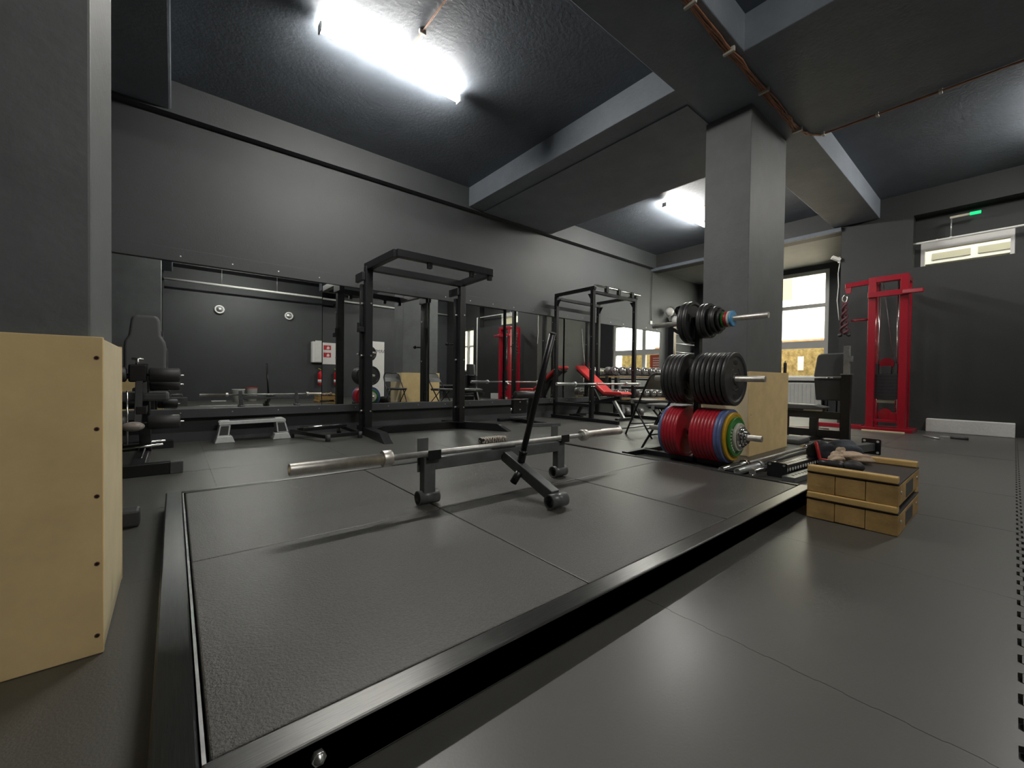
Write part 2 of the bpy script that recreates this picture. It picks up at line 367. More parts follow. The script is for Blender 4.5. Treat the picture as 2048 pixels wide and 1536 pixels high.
# ---- exterior seen through the windows
fac = T('neighbour_building', 'white rendered building with shuttered window outside the alcove window', 'building', (18.0, 6.0, 0))
fac.p('facade', G().box(18.0, 18.4, 3.2, 16, -1, 9), 'facade')
fac.p('facade_window', G().box(17.96, 18.0, 5.25, 7.0, 3.55, 5.2), 'pvc')
fac.p('shutter', G().box(17.94, 17.96, 5.36, 6.88, 3.8, 5.0), 'shutter')
fac.p('window_ledge', G().box(17.85, 18.0, 5.15, 7.1, 3.42, 3.5), 'facade')
hd = T('roof_strip', 'low orange tiled wall coping outside the alcove window', 'wall', (15.0, 5, 1.6))
hd.p('coping', G().box(14.9, 15.3, 2.0, 9, 1.70, 2.02), 'tileroof'); hd.p('coping_wall', G().box(14.95, 15.25, 2.0, 9, -.6, 1.70), 'facade')
ob = T('strand_board_panel', 'yellow strand board sheet standing outside the alcove window', 'board', (12.6, 4, -.4))
ob.p('board', G().box(12.6, 12.63, 2.1, 7.2, -.4, 1.62), 'osb')
ob.p('notice', G().box(12.59, 12.60, 3.47, 3.60, 1.02, 1.38), 'paper')
po = T('red_poster', 'red notice with white lines on the left alcove window pane', 'poster', (XA+.045, 4.3, .9))
po.p('poster_sheet', G().box(XA+.07, XA+.074, 4.02, 4.80, .87, 1.49), 'poster')
for i in range(7): po.p('printed_line', G().box(XA+.0665, XA+.0699, 4.12, 4.46-.05*(i % 3), .95+.07*i, .975+.07*i), 'paper')
cb = T('cream_building', 'cream building front with a divided window beyond the high window', 'building', (10.3, 0, 0))
cb.p('facade', G().box(10.2, 10.4, -4, 1.7, -.6, 7), 'cream')
cb.p('string_course', G().box(10.13, 10.2, -4, 1.7, 3.09, 3.5), 'casing')
cb.p('window_casing', G().box(10.16, 10.2, -.35, 1.03, 2.80, 3.02), 'facade')
for a, b in ((.05, .42), (.50, .95)): cb.p('window_pane', G().box(10.15, 10.16, a, b, 2.86, 2.97), 'casing')
struct('ground_outside', G().box(XR+.4, 40, -20, 40, -.7, -.6), 'ground')
# ------------------------------------------------------------------ lamps
def lamp(x0, x1, y, label, power=1.0):
    Zc = ZC-.045
    t = T('batten_lamp', label, 'ceiling lamp', ((x0+x1)/2, y, ZC), group='ceiling batten lamps')
    g = G().box(x0+.05, x1-.05, y-.02, y+.02, Zc-.022, ZC-.001)
    t.p('housing', g, 'white')
    g = G(); prof = [(y+.034*math.cos(a), Zc-.034-.036*math.sin(a)) for a in [PI*(i-1)/8 for i in range(11)]]
    g.prism(prof, 'x', x0+.012, x1-.012); m_ = M['tube']
    if power != 1.0:
        m_ = m_.copy(); m_.node_tree.nodes['Principled BSDF'].inputs['Emission Strength'].default_value = LAMP*power
    t.p('diffuser', g, m_)
    for a in (x0, x1): t.p('end_cap', G().box(a-.006, a+.006, y-.037, y+.037, Zc-.072, Zc-.002), 'white')
lamp(.945, 2.305, 3.745, 'glowing ceiling batten lamp above the mirror wall, nearest the left pillar')
lamp(6.30, 7.78, 3.745, 'glowing ceiling batten lamp beyond the right pillar', 1.4)
lamp(6.45, 7.95, -.50, 'glowing ceiling batten lamp high over the red cable tower side', .8)
lamp(.70, 2.20, -1.30, 'added fill batten lamp, out of view, over the floor before the platform', .85)  # fill lamp added behind the camera to brighten the box fronts
# ------------------------------------------------------------------ cables
def cable_run(name, label, cables, clips, m='copper'):
    t = T(name, label, 'cable', cables[0][0])
    for c in cables: t.p('cable', G().tube(c, .0075, 6), m)
    for (x, y, z, ax) in clips:
        g = G().box(x-.012, x+.012, y-.045, y+.045, z-.024, z+.016) if ax == 'x' else G().box(x-.03, x+.03, y-.012, y+.012, z-.018, z+.016)
        t.p('clip', g, 'clip', bevel=.003)
def wob(pts, k, amp=.012, sub=7):
    rr = random.Random(k); out = []
    for i in range(len(pts)-1):
        a, b = Vector(pts[i]), Vector(pts[i+1])
        for j in range(sub): out.append(a.lerp(b, j/sub)+Vector((rr.uniform(-amp, amp)*.3, rr.uniform(-amp, amp), rr.uniform(-amp, 0)*.7)))
    out.append(Vector(pts[-1])); return out
zc = ZB-.012
cs = []
for k in range(6):
    dy = (k-2.5)*.009
    cs.append(wob([(1.9, 1.51+dy, zc), (3.5, 1.52+dy, zc), (4.6, 1.515+dy, zc), (5.15, 1.515+dy, zc)], k, .010))
cable_run('cable_bundle', 'thick bundle of copper brown cables under the long ceiling beam', cs, [(2.83, 1.51, ZB-.016, 'x'), (3.48, 1.52, ZB-.016, 'x'), (4.2, 1.515, ZB-.016, 'x'), (5.12, 1.515, ZB-.016, 'x')])
cable_run('ceiling_cable', 'thin brown cable clipped along the cross beam edge right of the pillar',
          [wob([(5.16, 1.515, zc), (5.30, 1.48, zc), (5.43, 1.40, zc), (5.435, .9, zc), (5.435, 0, zc), (5.435, -1.2, zc)], 9, .008), wob([(5.16, 1.50, zc), (5.29, 1.46, zc), (5.42, 1.38, zc), (5.425, .9, zc), (5.425, -.2, zc), (5.425, -1.2, zc)], 12, .008)],
          [(5.42, 1.36, ZB-.014, 'y'), (5.43, .92, ZB-.014, 'y'), (5.43, .48, ZB-.014, 'y')])
cable_run('lamp_cable', 'single brown cable running to the lamp nearest the left pillar', [wob([(1.66, 3.76, ZC-.012), (1.66, 2.06, ZC-.012), (1.66, 2.055, ZB+.1)], 3, .006)], [(1.66, y, ZC-.014, 'y') for y in (3.3, 2.85, 2.4)])
cable_run('lamp_cable', 'single brown cable running to the lamp beyond the right pillar', [wob([(7.0, 3.76, ZC-.012), (7.0, 2.07, ZC-.012)], 4, .006)], [(7.0, 3.2, ZC-.014, 'y'), (7.0, 2.6, ZC-.014, 'y')])
cable_run('wall_cable', 'thin dark cable hanging down the back wall beside the wall bars', [[(8.94, 5.60, 3.38), (8.945, 5.605, 2.9), (8.93, 5.605, 2.4), (8.94, 5.606, 2.16)]], [], 'dgrey')
# ------------------------------------------------------------------ pillar boxes
def pillar_box(x0, x1, y0, y1, z1, label, px):
    t = T('pillar_box', label, 'box', ((x0+x1)/2, (y0+y1)/2, 0))
    th = .018
    t.p('front_board', G().box(x0, x1, y0, y0+th, 0, z1), 'mdf', bevel=.002)
    t.p('back_board', G().box(x0, x1, y1-th, y1, 0, z1), 'mdf', bevel=.002)
    t.p('side_board', G().box(x0+.001, x0+th, y0+th+.001, y1-th-.001, .002, z1-.004), 'mdfedge', bevel=.002)
    t.p('side_board', G().box(x1-th, x1-.001, y0+th+.001, y1-th-.001, .002, z1-.004), 'mdfedge', bevel=.002)
    t.p('inner_batten', G().box(x0+th, x1-th, y1-th-.001-.02, y1-th-.001, z1-.05, z1-.02), 'mdfedge')
    for x, z in px:
        s = t.p('screw', G().cyl((x, y0-.0005, z), (x, y0+.002, z), .0058, 10), 'copper')
        t.p('screw_core', G().cyl((x, y0-.0012, z), (x, y0+.001, z), .0042, 8), 'dark', s)
    return t
pillar_box(-.86, -.141, 1.495, 2.005, .822, 'raw fibreboard box around the left pillar foot, very near', [(x, z) for x in (-.153, -.84) for z in (.768, .585, .411, .236, .049)])
pillar_box(4.275, 5.315, 1.605, 2.165, .822, 'raw fibreboard box around the right pillar behind the plate tree', [(4.3, .75), (4.3, .4), (5.29, .75), (5.29, .4)])
# ------------------------------------------------------------------ lifting platform
t = T('lifting_platform', 'black framed deadlift platform with rubber tiles filling the foreground', 'platform', (1.5, 1.8, 0))
X0, X1, Y0, Y1, PH = -.033, 3.02, .768, 2.87, .09
RW = .066
def rail(x0, x1, y0, y1): return G().box(x0, x1, y0, y1, 0.0, PH)
r1 = t.p('frame_rail', rail(X0+RW+.001, X1, Y0, Y0+RW), 'rail', bevel=.005)
r2 = t.p('frame_rail', rail(X0+RW+.001, X1, Y1-RW*.6, Y1), 'rail', bevel=.005)
r3 = t.p('frame_rail', rail(X0, X0+RW, Y0-.03, Y1), 'rail2', bevel=.005)
r4 = t.p('frame_rail', rail(X1-RW*.6, X1, Y0+RW+.001, Y1-RW*.6-.001), 'rail2', bevel=.005)
xs = [X0+RW+.012, 1.013, 1.997, X1-RW*.6-.004]; ys = [Y0+RW+.004, 1.775, Y1-RW*.6-.004]
for i in range(3):
    for j in range(2):
        t.p('rubber_tile', G().box(xs[i]+.0025, xs[i+1]-.0025, ys[j]+.0025, ys[j+1]-.0025, .03, PH-.004-.0012*((i+j) % 2)), 'gran', bevel=.004)
t.p('under_board', G().box(xs[0], xs[3], ys[0], ys[2], .004, .029), 'dark')
t.p('inner_lip', G().box(X0+RW+.003, X0+RW+.009, Y0+RW, Y1-RW*.6, .02, PH-.003), 'galv')
for x in (.197, 2.885):
    t.p('bolt_head', G().cyl((x, Y0+.002, .058), (x, Y0-.010, .058), .0125, 6).lathe([(.0001, -.018), (.006, -.016), (.0095, -.010)], (x, Y0, .058), (0, 1, 0), 12), 'bolt', r1)
# ------------------------------------------------------------------ barbell on the jack
def barbell(label, p, d, L=2.2, z=0, m='knurl', sl='barsteel', group=None, sleeve=.415, name='barbell'):
    p = Vector(p); d = Vector(d).normalized()
    t = T(name, label, 'barbell', tuple(p+d*L/2), group=group)
    q = lambda s: p+d*s
    t.p('shaft', G().cyl(q(sleeve-.002), q(L-sleeve+.002), .0145, 14), m)
    for a, sg in ((0, 1), (L, -1)):
        g = G(); o = q(a); ax = d*sg
        g.lathe([(.0001, .006), (.017, .006), (.019, .0), (.0245, .0), (.025, .003), (.025, sleeve-.03), (.037, sleeve-.029), (.038, sleeve-.026), (.038, sleeve+.012), (.034, sleeve+.016), (.015, sleeve+.017)], o, ax, 22, [False, True, False, True, True, False, True, True, True, False])
        t.p('sleeve', g, sl)
    return t
barbell('steel barbell lying across the deadlift jack on the platform', (.36, 1.85, .347), (1, 0, 0))
t = T('deadlift_jack', 'graphite deadlift bar jack with upright lever under the barbell', 'bar jack', (1.47, 1.8, PH))
JY = 1.868
t.p('cross_beam', G().beam((1.02, JY, .293), (1.915, JY+.01, .293), .05, .062), 'gsteel', bevel=.004)
t.p('leg_beam', G().beam((1.47, JY-.03, .288), (1.47, 1.448, .142), .055, .06), 'gsteel', bevel=.004)
t.p('joint_plate', G().box(1.39, 1.55, JY-.02, JY+.045, .325, .331), 'gsteel', bevel=.001)
for dx in (-.03, .03): t.p('bolt_head', G().cyl((1.47+dx, JY+.02, .331), (1.47+dx, JY+.02, .341), .010, 6), 'bolt')
for x, y in ((.99, JY), (1.945, JY+.012)):
    po_ = t.p('post', G().box(x-.032, x+.032, y-.025, y+.025, .13, .329), 'gsteel', bevel=.004)
    t.p('back_stop', G().box(x-.045, x+.015, y+.022, y+.028, .25, .42), 'gsteel', po_, .002)
    t.p('bar_lip', G().box(x-.020, x+.052, y-.046, y-.040, .318, .366), 'steel', po_, .002)
    t.p('bar_seat', G().box(x-.02, x+.04, y-.045, y+.022, .318, .326), 'steel', po_)
for x, y in ((.99, JY), (1.945, JY+.012), (1.47, 1.43)):
    g = G(); r = .0355; h = .055
    g.lathe([(r-.006, -h), (r, -h), (r, h), (r-.006, h), (r-.006, -h)], (x, y, PH+r), (1, 0, 0), 24, [False, True, False, True])
    t.p('foot_tube', g, 'gsteel')
lv = t.p('lever', G().cyl((1.47, 1.690, .325), (1.47, 1.475, .955), .0165, 16), 'steel')
t.p('lever_socket', G().cyl((1.47, 1.705, .275), (1.47, 1.684, .34), .022, 16, .020).cyl((1.47, 1.688, .325), (1.47, 1.685, .335), .026, 16), 'steel', lv)
t.p('lever_cap', G().cyl((1.47, 1.475, .955), (1.47, 1.473, .960), .018, 16), 'dgrey', lv)
t.p('lever_stub', G().cyl((1.44, 1.68, .225), (1.415, 1.705, .165), .020, 12), 'steel')
# ------------------------------------------------------------------ half rack in front of the mirror
t = T('squat_rack', 'black open front squat rack with wedge feet before the mirror', 'squat rack', (2.5, 5.0, 0))
RY = 5.06
for sx, x in ((-1, 1.85), (1, 3.20)):
    up = t.p('upright', G().box(x-.045, x+.045, RY-.04, RY+.04, .0, 2.07), 'steel', bevel=.004)
    t.p('rear_strut', G().box(x-.05*1-.02 if sx < 0 else x-.07, x-.0 if sx < 0 else x-.02, RY+.05, RY+.11, .0, 1.86), 'steel', up, .003)
    # wedge foot running towards the room
    pr = [(RY+.30, .0), (RY+.30, .10), (RY-.62, .10), (RY-.80, .0)]
    mxf = Matrix.Translation((x, RY, 0)) @ Matrix.Rotation(R(4 if sx < 0 else 25)*(1 if sx > 0 else -1), 4, 'Z')
    t.p('foot', G(mxf).prism([(a-RY, b) for a, b in pr], 'x', -.05, .05), 'steel', bevel=.004)
    t.p('top_arm', G().beam((x, RY+.06, 2.075), (x+(.03 if sx < 0 else -.04), 4.30, 2.075), .07, .085), 'steel', bevel=.004)
    g = G().cyl((x-.05, RY-.02, 1.12), (x-.05, RY-.02, 1.14), .012, 8)
    for z in (.30, .98, 1.62):
        t.p('bolt_head', G().cyl((x-.046, RY+.045, z), (x-.075, RY+.045, z), .013, 10), 'bolt')
        t.p('bolt_head', G().cyl((x+.02, RY-.04, z), (x+.02, RY-.052, z), .010, 8), 'bolt')
    t.p('gusset', G().prism([(RY+.04, .10), (RY+.16, .10), (RY+.04, .26)], 'x', x-.004, x+.004), 'steel')
    t.p('top_bracket', G().box(x-.085, x-.045, RY-.02, RY+.22, 1.90, 2.0), 'steel', bevel=.003)
t.p('base_beam', G().box(1.90, 3.15, RY+.02, RY+.10, .0, .095), 'steel', bevel=.004)
t.p('corner_plate', G().prism([(1.90, RY+.02), (2.07, RY+.02), (1.90, RY-.16)], 'z', .088, .096), 'steel')
t.p('corner_plate', G().prism([(3.15, RY+.02), (2.98, RY+.02), (3.15, RY-.16)], 'z', .088, .096), 'steel')
t.p('top_crossbar', G().box(1.885, 3.165, RY-.06, RY+.02, 2.02, 2.10), 'steel', bevel=.004)
fb = t.p('front_bar', G().box(1.875, 3.165, 4.26, 4.34, 2.035, 2.118), 'steel', bevel=.004)
for x in (2.28, 2.86, 3.135):
    t.p('strap_lug', G().box(x-.025, x+.025, 4.275, 4.325, 1.975, 2.036), 'steel', fb, .003)
# safety hook on the left upright, facing the mirror
t.p('bar_hook', G().box(1.75, 1.805, RY+.0, RY+.11, 1.27, 1.33).box(1.75, 1.805, RY+.09, RY+.11, 1.33, 1.39), 'steel', bevel=.003)
t.p('spotter_pin', G().cyl((3.10, RY+.06, 1.20), (3.02, RY+.06, 1.20), .012, 10).ell((3.0, RY+.06, 1.20), (.028, .028, .028), 12, 8), 'steel')
# folded sled / floor frame left of the rack
t = T('sled_frame', 'low black folded steel frame lying beside the squat rack foot', 'frame', (1.45, 5.1, 0))
for a, b in (((1.06, 5.35, .075), (1.32, 4.82, .05)), ((1.62, 5.42, .10), (1.70, 4.95, .06))): t.p('side_bar', G().beam(a, b, .04, .04), 'steel', bevel=.003)
for a, b in (((1.30, 4.84, .055), (1.70, 4.90, .055)), ((1.12, 5.30, .095), (1.60, 5.34, .095)), ((1.16, 5.18, .105), (1.66, 5.26, .11))): t.p('cross_bar', G().beam(a, b, .045, .04), 'steel', bevel=.003)
for c in ((1.32, 4.81, .03), (1.70, 4.89, .03), (1.07, 5.36, .03), (1.62, 5.42, .03)): t.p('foot_cap', G().cyl((c[0], c[1], 0), (c[0], c[1], .075), .027, 12), 'dgrey')
t.p('slide_rod', G().cyl((1.12, 5.24, .125), (1.66, 5.28, .125), .009, 8), 'chrome')
# ------------------------------------------------------------------ step
t = T('aerobic_step', 'pale grey plastic aerobic step on the floor below the mirror', 'step', (.69, 5.42, 0))
SY0, SY1 = 5.30, 5.52
t.p('deck', G().prism([(.37, .19), (.37, .215), (.385, .228), (.985, .236), (1.0, .222), (1.0, .195)], 'y', SY0+.02, SY1-.02), 'plast', bevel=.004)
t.p('deck_mat', G().prism([(.47, .2303), (.90, .2365), (.90, .2395), (.47, .2335)], 'y', SY0+.05, SY1-.05), 'dgrey')
for x0, x1, sg in ((.33, .51, 1), (.865, 1.05, -1)):
    t.p('riser', G().prism([(x0, .0), (x1, .0), (x1-.025*(1), .07), (x0+.022, .07)], 'y', SY0-.01, SY1), 'plast', bevel=.006)
for poly in ([(.355, .07), (.46, .07), (.475, .19), (.378, .19)], [(.915, .075), (1.03, .075), (.995, .2), (.90, .2)]):
    lg = t.p('leg', G().prism(poly, 'y', SY0+.025, SY1-.025), 'plast', bevel=.004)
    cx = sum(a for a, b in poly)/4; inner = [(cx+(a-cx)*.72, .13+(b-.13)*.8) for a, b in poly]
    t.p('leg_recess', G().prism(inner, 'y', SY0+.0225, SY0+.03), 'dgrey', lg)
# ------------------------------------------------------------------ leg machine at the left
t = T('leg_machine', 'black leg curl machine with padded rollers left of the mirror', 'leg machine', (-.2, 4.6, 0))
t.p('rear_foot', G().box(-.62, .0, 5.25, 5.33, 0, .075), 'steel', bevel=.004)
t.p('front_foot', G().box(-.60, -.02, 3.89, 3.97, 0, .085), 'steel', bevel=.004)
t.p('foot_cap', G().box(-.02, .055, 3.885, 3.975, -.0, .088), 'gsteel', bevel=.004)
t.p('base_beam', G().box(-.24, -.16, 3.97, 5.25, .0, .07), 'steel', bevel=.004)
t.p('post', G().beam((-.185, 4.72, .07), (-.20, 4.52, .80), .075, .075, (1, 0, 0)), 'steel', bevel=.004)
t.p('post_plate', G().box(-.235, -.165, 4.40, 4.43, .575, .68), 'gsteel', bevel=.003)
pts = [(-.335, .70), (-.052, .70), (-.052, .98), (-.058, 1.015), (-.088, 1.07), (-.094, 1.20), (-.105, 1.232), (-.13, 1.243), (-.25, 1.240), (-.28, 1.228), (-.29, 1.195), (-.305, 1.06), (-.33, 1.01), (-.335, .97)]
bk = t.p('backrest', G().prism(pts, 'y', 4.86, 4.94), 'gvinyl', bevel=.022)
bk.modifiers[0].segments = 4
t.p('seat', G().box(-.36, -.03, 4.50, 4.92, .50, .57), 'gvinyl', bevel=.02)
t.p('seat_beam', G().beam((-.195, 4.3, .44), (-.195, 5.05, .44), .06, .06), 'steel', bevel=.003)
t.p('back_post', G().beam((-.195, 5.0, .44), (-.195, 4.97, 1.05), .05, .05, (1, 0, 0)), 'steel', bevel=.003)
t.p('rear_post', G().beam((-.195, 5.27, .07), (-.195, 5.05, .44), .06, .06), 'steel', bevel=.003)
t.p('hinge_block', G().box(-.275, -.165, 4.38, 4.50, .66, .80), 'steel', bevel=.012)
def roller(y, z, x0, x1, r):
    ro = t.p('padded_roller', G().lathe([(.008, 0), (r-.012, 0), (r, .010), (r, x1-x0-.010), (r-.012, x1-x0), (.008, x1-x0)], (x0, y, z), (1, 0, 0), 24), 'foamroll')
    t.p('roller_pin', G().cyl((x0-.05, y, z), (x1+.022, y, z), .008, 10), 'chrome', ro)
    return ro
roller(4.42, .718, -.155, .045, .058); roller(4.60, .640, -.155, .045, .052); roller(4.30, .345, -.16, .043, .056)
roller(4.42, .718, -.50, -.285, .058); roller(4.30, .345, -.50, -.28, .056)
t.p('leg_arm', G().beam((-.21, 4.42, .72), (-.215, 4.30, .33), .045, .045, (1, 0, 0)), 'steel', bevel=.003)
t.p('tee_knob', G().cyl((-.222, 4.40, .80), (-.222, 4.40, .84), .012, 10).cyl((-.255, 4.40, .842), (-.185, 4.40, .842), .010, 10), 'chrome')
t.p('adjust_rod', G().cyl((-.265, 4.15, .60), (-.265, 4.15, .20), .006, 8), 'chrome')
t.p('knob', G().ell((-.232, 4.12, .335), (.066, .045, .036)), 'knob')
t.p('axle', G().cyl((-.40, 4.62, .10), (-.07, 4.62, .125), .009, 8).cyl((-.33, 4.78, .12), (-.055, 4.78, .135), .009, 8), 'chrome')
t.p('strut', G().cyl((-.185, 4.58, .10), (-.205, 4.05, .03), .008, 8), 'chrome')
g = G().box(-.55, -.125, 2.63, 2.72, 0, .08)
t.p('guide_foot', g, 'dgrey', bevel=.012); t.p('guide_beam', G().box(-.42, -.34, 2.72, 3.89, 0, .05), 'steel', bevel=.004)
# ------------------------------------------------------------------ zebra pad and mats
t = T('zebra_pad', 'small zebra patterned pad on the floor behind the barbell', 'pad', (2.78, 3.72, 0))
t.p('cushion', G().box(2.62, 2.95, 3.66, 3.78, 0, .065), 'zebra', bevel=.018)
t = T('foam_mat', 'thin black foam mat lying behind the barbell, left one', 'mat', (2.7, 3.45, 0), group='foam mats behind the barbell'); t.p('sheet', G().box(2.56, 2.82, 3.40, 3.56, 0, .022), 'vinyl', bevel=.005)
t = T('foam_mat', 'thin grey foam mat lying behind the barbell, right one', 'mat', (2.96, 3.42, 0), group='foam mats behind the barbell'); t.p('sheet', G().box(2.84, 3.10, 3.34, 3.50, 0, .026), 'gvinyl', bevel=.005)
# ------------------------------------------------------------------ plate tree
t = T('plate_tree', 'black vertical plate tree with long chrome pegs before the right pillar', 'plate rack', (3.6, 1.815, 0))
PX, PY = 3.6, 1.785
t.p('post', G().box(PX-.03, PX+.03, PY-.022, PY+.022, .0, 1.29), 'steel', bevel=.004)
t.p('base_beam', G().box(PX-.03, PX+.03, 1.40, 2.30, .0, .045), 'steel', bevel=.004)
t.p('base_foot', G().box(3.30, 4.20, 1.34, 1.40, 0, .045), 'steel', bevel=.004)
t.p('base_foot', G().box(3.30, 4.00, 2.30, 2.36, 0, .045), 'steel', bevel=.004)
for z, y0, y1, m_ in ((.268, 1.258, 2.245, 'barsteel'), (.745, 1.243, 2.20, 'barsteel'), (1.248, 1.23, 2.235, 'barsteel')):
    pg = t.p('peg', G().cyl((PX, y0, z), (PX, y1, z), .0242, 20), m_)
    t.p('peg_collar', G().cyl((PX, PY-.027, z), (PX, PY+.027, z), .05, 20), 'steel', pg)
t.p('brace', G().beam((PX, 2.06, 1.22), (PX, 1.82, 1.08), .02, .03), 'steel')
PLATES = {}
def plate_proto(key, R0, th, m, kind):
    """a plate about the local Y axis, near face at -th/2; steel discs, rubber tri-grip discs, small fractional discs"""
    t = T('weight_plate', 'x', 'weight plate', (0,0,0), w=False); h = th/2; r = .026
    if kind == 'rubber':
        pr = [(r, -h*.8), (.045, -h*.95), (.05, -h*.55), (R0*.80, -h*.5), (R0*.86, -h*.98), (R0*.97, -h), (R0, -h*.7), (R0, h*.7), (R0*.97, h), (R0*.86, h*.98), (R0*.80, h*.5), (.05, h*.55), (.045, h*.95), (r, h*.8), (r, -h*.8)]
    elif kind == 'steel':
        pr = [(r, -h), (R0*.30, -h), (R0*.31, -h*.75), (R0*.86, -h*.75), (R0*.88, -h), (R0*.99, -h), (R0, -h*.85), (R0, h*.85), (R0*.99, h), (R0*.88, h), (R0*.86, h*.75), (R0*.31, h*.75), (R0*.30, h), (r, h), (r, -h)]
    else:
        pr = [(r, -h), (R0*.92, -h), (R0, -h*.6), (R0, h*.6), (R0*.92, h), (r, h), (r, -h)]
    t.p('disc', G().lathe(pr, (0,0,0), (0,1,0), 48 if R0 > .1 else 28, False if kind == 'small' else [False]*5+[False, True]+[False]*20), m)
    if kind == 'rubber' and R0 > .12:
        for a in (90, 270):
            gg = G(Matrix.Rotation(R(a-90), 4, 'Y'))
            gg.ell((0, -h*.5, R0*.62), (R0*.21, h*.14, R0*.115), 14, 6); t.p('grip_slot', gg, 'dark')
        for a in (30, 150, 270):
            gg = G(Matrix.Rotation(R(a-90), 4, 'Y')); gg.tube([(R0*.42*math.cos(x), -h*.52, R0*.42*math.sin(x)) for x in [R(60+12*i) for i in range(6)]], .004, 6); t.p('raised_mark', gg, m)
    t.o.rotation_euler = (0, R(17), 0)
    PLATES[key] = t.o; t.o['used'] = 0
    return t.o
def place_plate(key, y, z, label, group, rot=0, x=PX):
    o = PLATES[key]
    if o['used']: o = copy_tree(o)
    else: o['used'] = 1
    o.location = (x, y, z-.0016); o.rotation_euler = (0, R(rot), 0); tag(o, label, 'weight plate', group)
    return o
plate_proto('red', .225, .0275, 'pred', 'steel'); plate_proto('blue', .225, .0275, 'pblue', 'steel'); plate_proto('yellow', .20, .024, 'pyel', 'steel')
plate_proto('green', .1625, .022, 'pgrn', 'steel'); plate_proto('white', .114, .022, 'pwht', 'steel'); plate_proto('chrome1', .09, .02, 'chrome', 'small'); plate_proto('chrome2', .07, .018, 'chrome', 'small'); plate_proto('chrome3', .052, .016, 'chrome', 'small')
plate_proto('bk', .224, .0355, 'platebk', 'rubber'); plate_proto('bk15', .185, .040, 'platebk', 'rubber'); plate_proto('bk10', .150, .034, 'platebk', 'rubber'); plate_proto('bk5', .118, .030, 'platebk', 'rubber'); plate_proto('bk2', .093, .026, 'platebk', 'rubber')
for k, m_ in (('fg', 'pgrn'), ('fr', 'pred'), ('fw', 'pwht'), ('fb', 'plblue')): plate_proto(k, .066, .021, m_, 'small')
rr = random.Random(2)
y = PY-.037
for i in range(7):
    y -= .029; place_plate('red', y+.0145, .268, 'red steel plate, %s from the post, lower front stack' % ORD[i], 'red plates on the lower front peg', rr.uniform(0, 360))
seq = [('blue', .029, 'blue steel plate touching the red plates, lower front peg'), ('blue', .029, 'blue steel plate next to the yellow one, lower front peg'), ('yellow', .025, 'yellow rimmed plate on the lower front peg'), ('green', .023, 'green plate with white marks on the lower front peg'), ('white', .023, 'white small plate on the lower front peg'), ('chrome1', .021, 'largest chrome change plate on the lower front peg'), ('chrome2', .019, 'middle chrome change plate on the lower front peg'), ('chrome3', .017, 'smallest chrome change plate on the lower front peg')]
for k, th, lab in seq:
    y -= th; o = place_plate(k, y+th/2, .268, lab, 'coloured plates on the lower front peg')
    if k == 'green':
        for a in range(0, 100, 12):
            gg = G(Matrix.Rotation(R(a+205), 4, 'Y')); gg.box(-.006, .006, -.0118, -.0082, .118, .137); gg.build('white_mark', 'pwht', o)
y = PY+.075
for i in range(5):
    y += .029; o = place_plate('red', y-.0145, .268, 'red steel plate, %s from the post, lower mirror side stack' % ORD[i], 'red plates on the lower mirror side peg', rr.uniform(0, 360))
    if i == 0: G().ell((-.06, -.0147, .12), (.02, .001, .02), 16, 6).build('hub_sticker', 'pwht', o)
for k, th, lab in (('blue', .029, 'blue steel plate outside the red plates, mirror side'), ('green', .023, 'green plate facing the mirror on the lower peg'), ('white', .023, 'white small plate facing the mirror on the lower peg')):
    y += th; place_plate(k, y-th/2, .268, lab, 'coloured plates facing the mirror')
y = PY-.032
for i in range(7):
    y -= .0425; place_plate('bk', y+.021, .745, 'large black grip plate, %s from the post, middle front peg' % ORD[i], 'black plates on the middle front peg', rr.uniform(-12, 12) if i == 6 else rr.uniform(0, 120))
y = PY+.055
for i in range(5):
    y += .0365; place_plate('bk', y-.018, .745, 'large black grip plate, %s from the post, middle mirror side peg' % ORD[i], 'black plates on the middle mirror side peg', rr.uniform(0, 120))
y = PY+.092
for k, th, lab in (('bk15', .042, 'largest black plate on the top peg, outermost'), ('bk15', .042, 'second large black plate on the top peg')):
    place_plate(k, y, 1.248, lab, 'black plates on the top peg', rr.uniform(0, 120)); y -= .043
y = PY-.040
for k, th, lab in (('bk10', .037, 'medium black plate on the top peg nearest the post'), ('bk10', .037, 'medium black plate on the top peg, second'), ('bk5', .032, 'smaller black plate on the top peg'), ('bk5', .032, 'smaller black plate on the top peg, second one'), ('bk2', .028, 'smallest black plate on the top peg'), ('fg', .023, 'tiny green disc on the top peg'), ('fr', .023, 'tiny red disc on the top peg'), ('fw', .023, 'tiny white disc on the top peg'), ('fb', .023, 'tiny light blue disc on the top peg')):
    place_plate(k, y-th/2, 1.248, lab, 'plates on the top front peg', rr.uniform(0, 120)); y -= th
